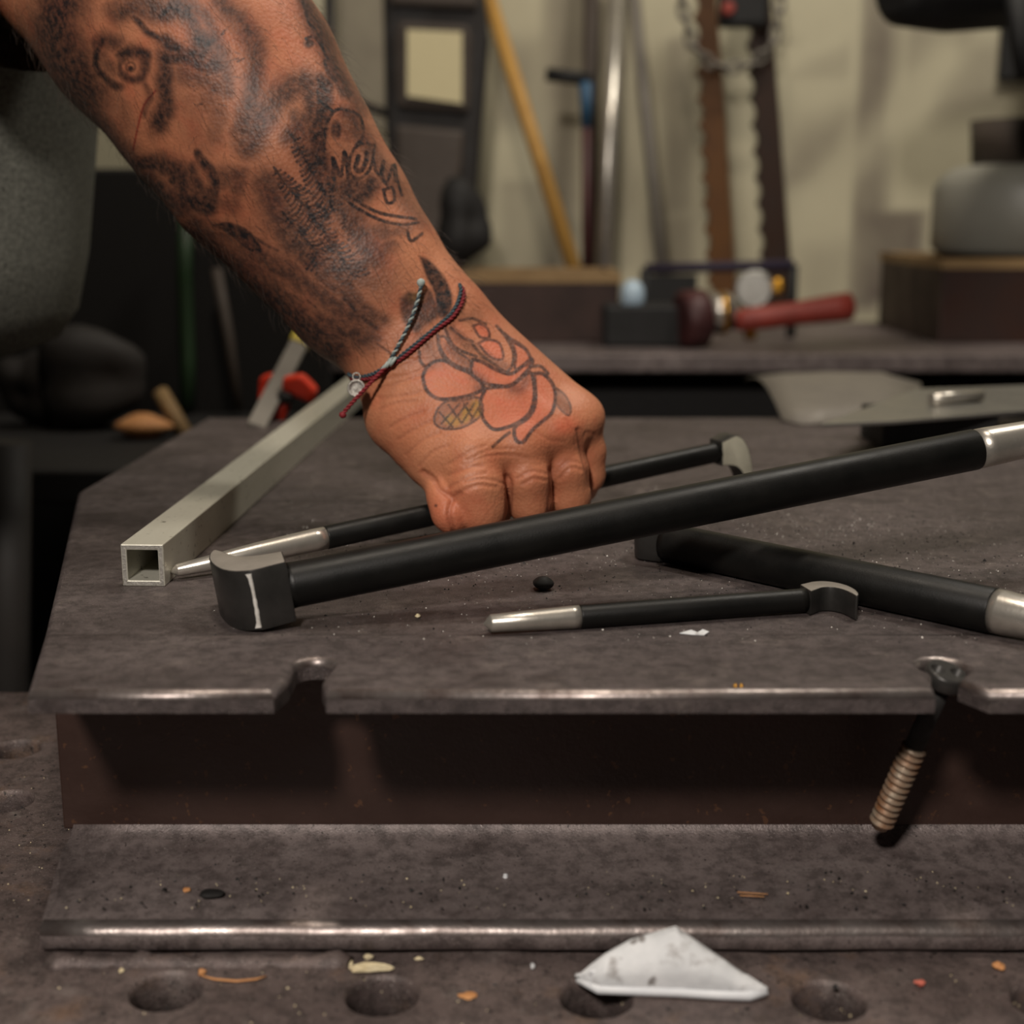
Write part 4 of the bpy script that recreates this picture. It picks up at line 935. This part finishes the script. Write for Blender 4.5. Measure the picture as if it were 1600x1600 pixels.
def notched_bar(label, pts_l, pts_r, mat, n):
    Y = 1.93; L0, L1 = [TY(*p, Y) for p in pts_l]; R0, R1 = [TY(*p, Y) for p in pts_r]; poly = []
    for i in range(n*6+1):
        f = i/(n*6); poly.append(L0.lerp(L1, f)+Vector((.0085*abs(math.sin(math.pi*f*n)), 0, 0)))
    poly += [R1, R0]; o = MB().prism(poly, (0,.02,0)).build('notched_bar', M[mat], None, origin=L1); return tag(o, label, 'notched bar', 'notched brown bars leaning on the wall')
notched_bar('lighter brown notched bar standing behind the chain, left of two', ((1080,-60),(1108,478)), ((1116,-60),(1152,478)), 'rack', 13)
notched_bar('darker brown notched bar standing behind the chain, right of two', ((1160,-60),(1194,478)), ((1200,-60),(1240,478)), 'rack_d', 13)
def chain():
    path = [(1060,-40),(1068,20),(1082,70),(1108,98),(1140,107),(1172,101),(1196,84),(1212,52),(1218,10),(1222,-40)]
    P = [TY(x, y, 1.90) for x, y in path]; d = [0]
    for a, b in zip(P[:-1], P[1:]): d.append(d[-1]+(b-a).length)
    t = empty('hanging_chain', P[4], 'steel chain looped in front of the two notched bars', 'chain'); s_ = .008; k = 0
    while s_ < d[-1]:
        i = max(j for j in range(len(d)-1) if d[j] <= s_); f = (s_-d[i])/(d[i+1]-d[i]); c = P[i].lerp(P[i+1], f); tg = (P[i+1]-P[i]).normalized(); u = Vector((0,1,0)) if k % 2 else tg.cross(Vector((0,1,0)))
        pts = [c+tg*(.0125*math.cos(q))+u*(.0065*math.sin(q)) for q in np.linspace(0, 2*math.pi, 17)[:-1]]
        MB().tube(pts, .0026, 7, closed=True).build('link', M['greypost'], t); s_ += .0185; k += 1
chain()
c = TY(1160, 0, 1.90); t = empty('hoist_hook_block', c, 'black block with red button hanging between the notched bars', 'hoist')
MB().box((c.x, 1.895, c.z+.03), (.062, .03, .13)).build('body', M['rubber'], t, .006)
e = TY(1137, 14, 1.878); MB().lathe(e, (0,-1,0), [(0,.009),(.006,.009),(.009,.006)], 20).build('button', M['red'], t)
def pole(name, label, cat, pts, r, mat, part=None):
    P = [TY(*p) for p in pts]; return tag(MB().tube(P, r, 16).build(name, M[mat], None, origin=P[-1]), label, cat)
pole('wooden_stick', 'yellow wooden stick leaning diagonally on the pale wall', 'stick', ((752,-40,1.99),(908,455,1.87)), .0105, 'wood_y')
pole('chrome_tube', 'bright chrome tube leaning on the wall', 'tube', ((966,-60,1.98),(940,470,1.86)), .0112, 'chrome')
pole('brown_tube', 'dull brown tube left of the chrome tube', 'tube', ((924,-60,1.995),(922,460,1.94)), .011, 'seat')
pole('grey_rod', 'thin grey rod leaning between chrome tube and notched bars', 'rod', ((985,-60,1.99),(1040,470,1.88)), .0085, 'greypost')
t = empty('bar_clamp', TY(917, 470, 1.84), 'clamp with black cross handle and blue grip by the chrome tube', 'clamp')
MB().tube([TY(853,116,1.84), TY(924,124,1.84)], .0085, 12).build('cross_handle', M['rubber'], t)
MB().tube([TY(915,128,1.84), TY(916,200,1.84)], [.009,.0065], 12).build('grip', M['blue'], t)
MB().tube([TY(916,200,1.84), TY(917,470,1.84)], .0065, 12).build('bar', M['maroon'], t)
def gas_bottle():
    c = TY(1600, 408, 1.80); r = .118; b = Vector((c.x, 1.80, TY(1474,408,1.66).z+.004)); t = empty('gas_bottle', b, 'pale grey gas bottle standing on the brown crate', 'gas bottle')
    h = TY(1600,255,1.80).z-b.z
    MB().lathe(b, (0,0,1), [(0,r*.9),(.008,r),(h*.72,r),(h*.86,r*.93),(h*.96,r*.78),(h,r*.5)], 48).build('tank', M['tank'], t)
    hc = TY(1600,188,1.80).z-b.z
    MB().lathe(b+Vector((0,0,h*.97)), (0,0,1), [(0,r*.62),(hc-h*.97,r*.66),(hc-h*.97,r*.60),(.004,r*.56)], 40).build('collar', M['seat'], t)
    MB().box(b+Vector((-.03,-r*.64,h+.022)), (.022,.008,.028)).build('collar_slot', M['rubber'], t)
gas_bottle()
def drill_press():
    t = empty('drill_press', (TY(1780,-22,1.72).x, 2.0, .5), 'black machine head jutting in at top right corner', 'machine')
    q = TY(1780,-22,1.72); MB().tube([q, (q.x, 2.015, q.z)], .03, 24).build('wall_arm', M['rubber'], t); MB().box((q.x, 2.012, q.z), (.12,.012,.16)).build('wall_plate', M['rubber'], t, .002)
    a = TY(1392, -14, 1.45); b = TY(1780, -22, 1.72)
    MB().tube([a, a.lerp(b,.04), a.lerp(b,.2), a.lerp(b,.55), b], [.020,.034,.042,.040,.05], 28).build('motor_head', M['rubber'], t)
    MB().tube([TY(1585,-20,1.5), TY(1592,60,1.5), TY(1606,120,1.5)], [.012,.010,.012], 14).build('feed_lever', M['rubber'], t)
drill_press()
# dark seat back with a pinned sheet
def seat_back():
    Y = 1.86; out = [(596,-60),(752,-60),(764,60),(752,200),(742,330),(700,425),(612,405),(602,200)]
    t = empty('seat_back', TY(660,425,Y), 'dark upholstered seat back standing behind the forearm', 'seat back')
    MB().prism([TY(x,y,Y) for x, y in out], (0,.05,0)).build('frame', M['seat_d'], t, .008)
    MB().prism([TY(x,y,Y-.012) for x, y in ((622,32),(732,38),(738,60),(734,176),(620,168),(616,60))], (0,.02,0)).build('upper_pad', M['seat'], t, .006)
    MB().prism([TY(x,y,Y-.012) for x, y in ((618,194),(726,204),(722,260),(708,330),(680,396),(622,384))], (0,.02,0)).build('lower_pad', M['seat'], t, .006)
    MB().prism([TY(x,y,Y-.012) for x, y in ((604,-60),(744,-60),(746,14),(608,8))], (0,.02,0)).build('head_pad', M['seat'], t, .006)
    MB().box(TY(660,430,Y)+Vector((0,.03,-.03)), (.05,.02,.12)).build('stem', M['rubber'], t)
seat_back()
tag(MB().prism([TY(x,y,1.842) for x, y in ((636,46),(722,50),(722,162),(636,150))], (0,.0015,0)).build('paper_sheet', M['paper'], None, origin=TY(680,105,1.842)), 'cream paper sheet fixed on the dark seat back', 'paper')
pole('dark_post', 'thin dark post against the wall beside the forearm', 'post', ((514,-60,1.95),(516,420,1.95)), .0075, 'seat_d')
pole('dark_rail', 'thin dark rail running from the post to the seat back', 'rail', ((520,146,1.93),(604,178,1.90)), .006, 'seat_d')
chunk('black_rag', 'crumpled black rag heaped below the seat back', 'rag', TY(728,420,1.80), .042, M['dirt_and_shade'], (.75,.7,1.0), seed=50)

# ------------------------------------------------------------------ dark corner on the left
tag(MB().box((-.85, 1.72, (.2+FLOOR_Z)/2), (1.30, .40, .2-FLOOR_Z)).build('dark_cabinet', M['dirt_and_shade'], None, .004, origin=(-.78,1.72,FLOOR_Z)), 'large near-black cabinet in the unlit left corner', 'cabinet')
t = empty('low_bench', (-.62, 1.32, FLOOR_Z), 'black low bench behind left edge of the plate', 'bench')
MB().box((-.62, 1.32, -.075), (.86, .34, .03)).build('bench_top', M['dirt_and_shade'], t, .003)
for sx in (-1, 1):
    for sy in (-1, 1): MB().box((-.62+sx*.40, 1.32+sy*.14, (-.09+FLOOR_Z)/2), (.04,.04,-.09-FLOOR_Z)).build('leg', M['dirt_and_shade'], t)
def on_bench(x, y, z=-.06): return G(x, y, z)
chunk('work_glove', 'tan leather glove on the low black bench', 'glove', on_bench(230,684), .022, M['tan'], (1.3,.8,.5), seed=60)
chunk('grey_rag', 'dark grey rag heaped on the low black bench', 'rag', on_bench(165,668), .045, M['dark'], (1.2,.8,.9), seed=61)
chunk('olive_pouch', 'dull olive pouch beside the grey shirt', 'pouch', on_bench(50,668), .030, M['dark'], (.9,.7,1.1), seed=62)
a, b = on_bench(290,680), TY(250,612,1.36); tag(MB().tube([a,b], .008, 8).build('wood_offcut', M['wood_rim'], None, origin=a), 'short wooden offcut leaning on the low black bench', 'offcut')
pole('green_hose', 'dark green hose hanging in the left corner', 'hose', ((290,330,1.49),(288,430,1.49),(294,560,1.49),(291,640,1.47)), .008, 'green')
pole('grey_pipe', 'thin grey pipe standing in the dark left corner', 'pipe', ((338,420,1.49),(356,520,1.48),(372,640,1.46)), .006, 'seat')
pole('grey_post', 'pale grey post at left edge of picture', 'post', ((16,690,1.05),(14,1000,1.05),(14,2600,1.05)), .016, 'dark')
def orange_clamp():
    a, b = G(400, 668, 0), TY(478, 516, 1.12); t = empty('quick_clamp', a, 'orange quick clamp on a grey bar at back left of plate', 'clamp'); v = b-a; u = v.normalized(); side = Vector((0,1,0)).cross(u).normalized()
    R = Matrix((side, u.cross(side), u)).transposed()
    MB().box(a.lerp(b,.5), (.014,.006,v.length), R).build('bar', M['greypost'], t, .0008)
    MB().box(b-u*.012, (.016,.009,.022), R).build('end_cap', M['yellow'], t, .002)
    MB().prism([TY(x,y,1.035) for x, y in ((440,590),(470,586),(494,610),(486,632),(462,622),(440,612))], (0,.018,0)).build('grip', M['orange'], t, .003)
    MB().prism([TY(x,y,1.035) for x, y in ((428,632),(450,630),(444,655),(432,667),(420,664))], (0,.018,0)).build('trigger', M['orange'], t, .003)
    MB().prism([TY(x,y,1.03) for x, y in ((434,612),(456,618),(454,632),(430,630))], (0,.02,0)).build('pivot', M['rubber'], t, .002)
    MB().prism([TY(x,y,1.05) for x, y in ((404,590),(424,584),(416,620),(402,640))], (0,.018,0)).build('jaw', M['orange'], t, .003)
orange_clamp()
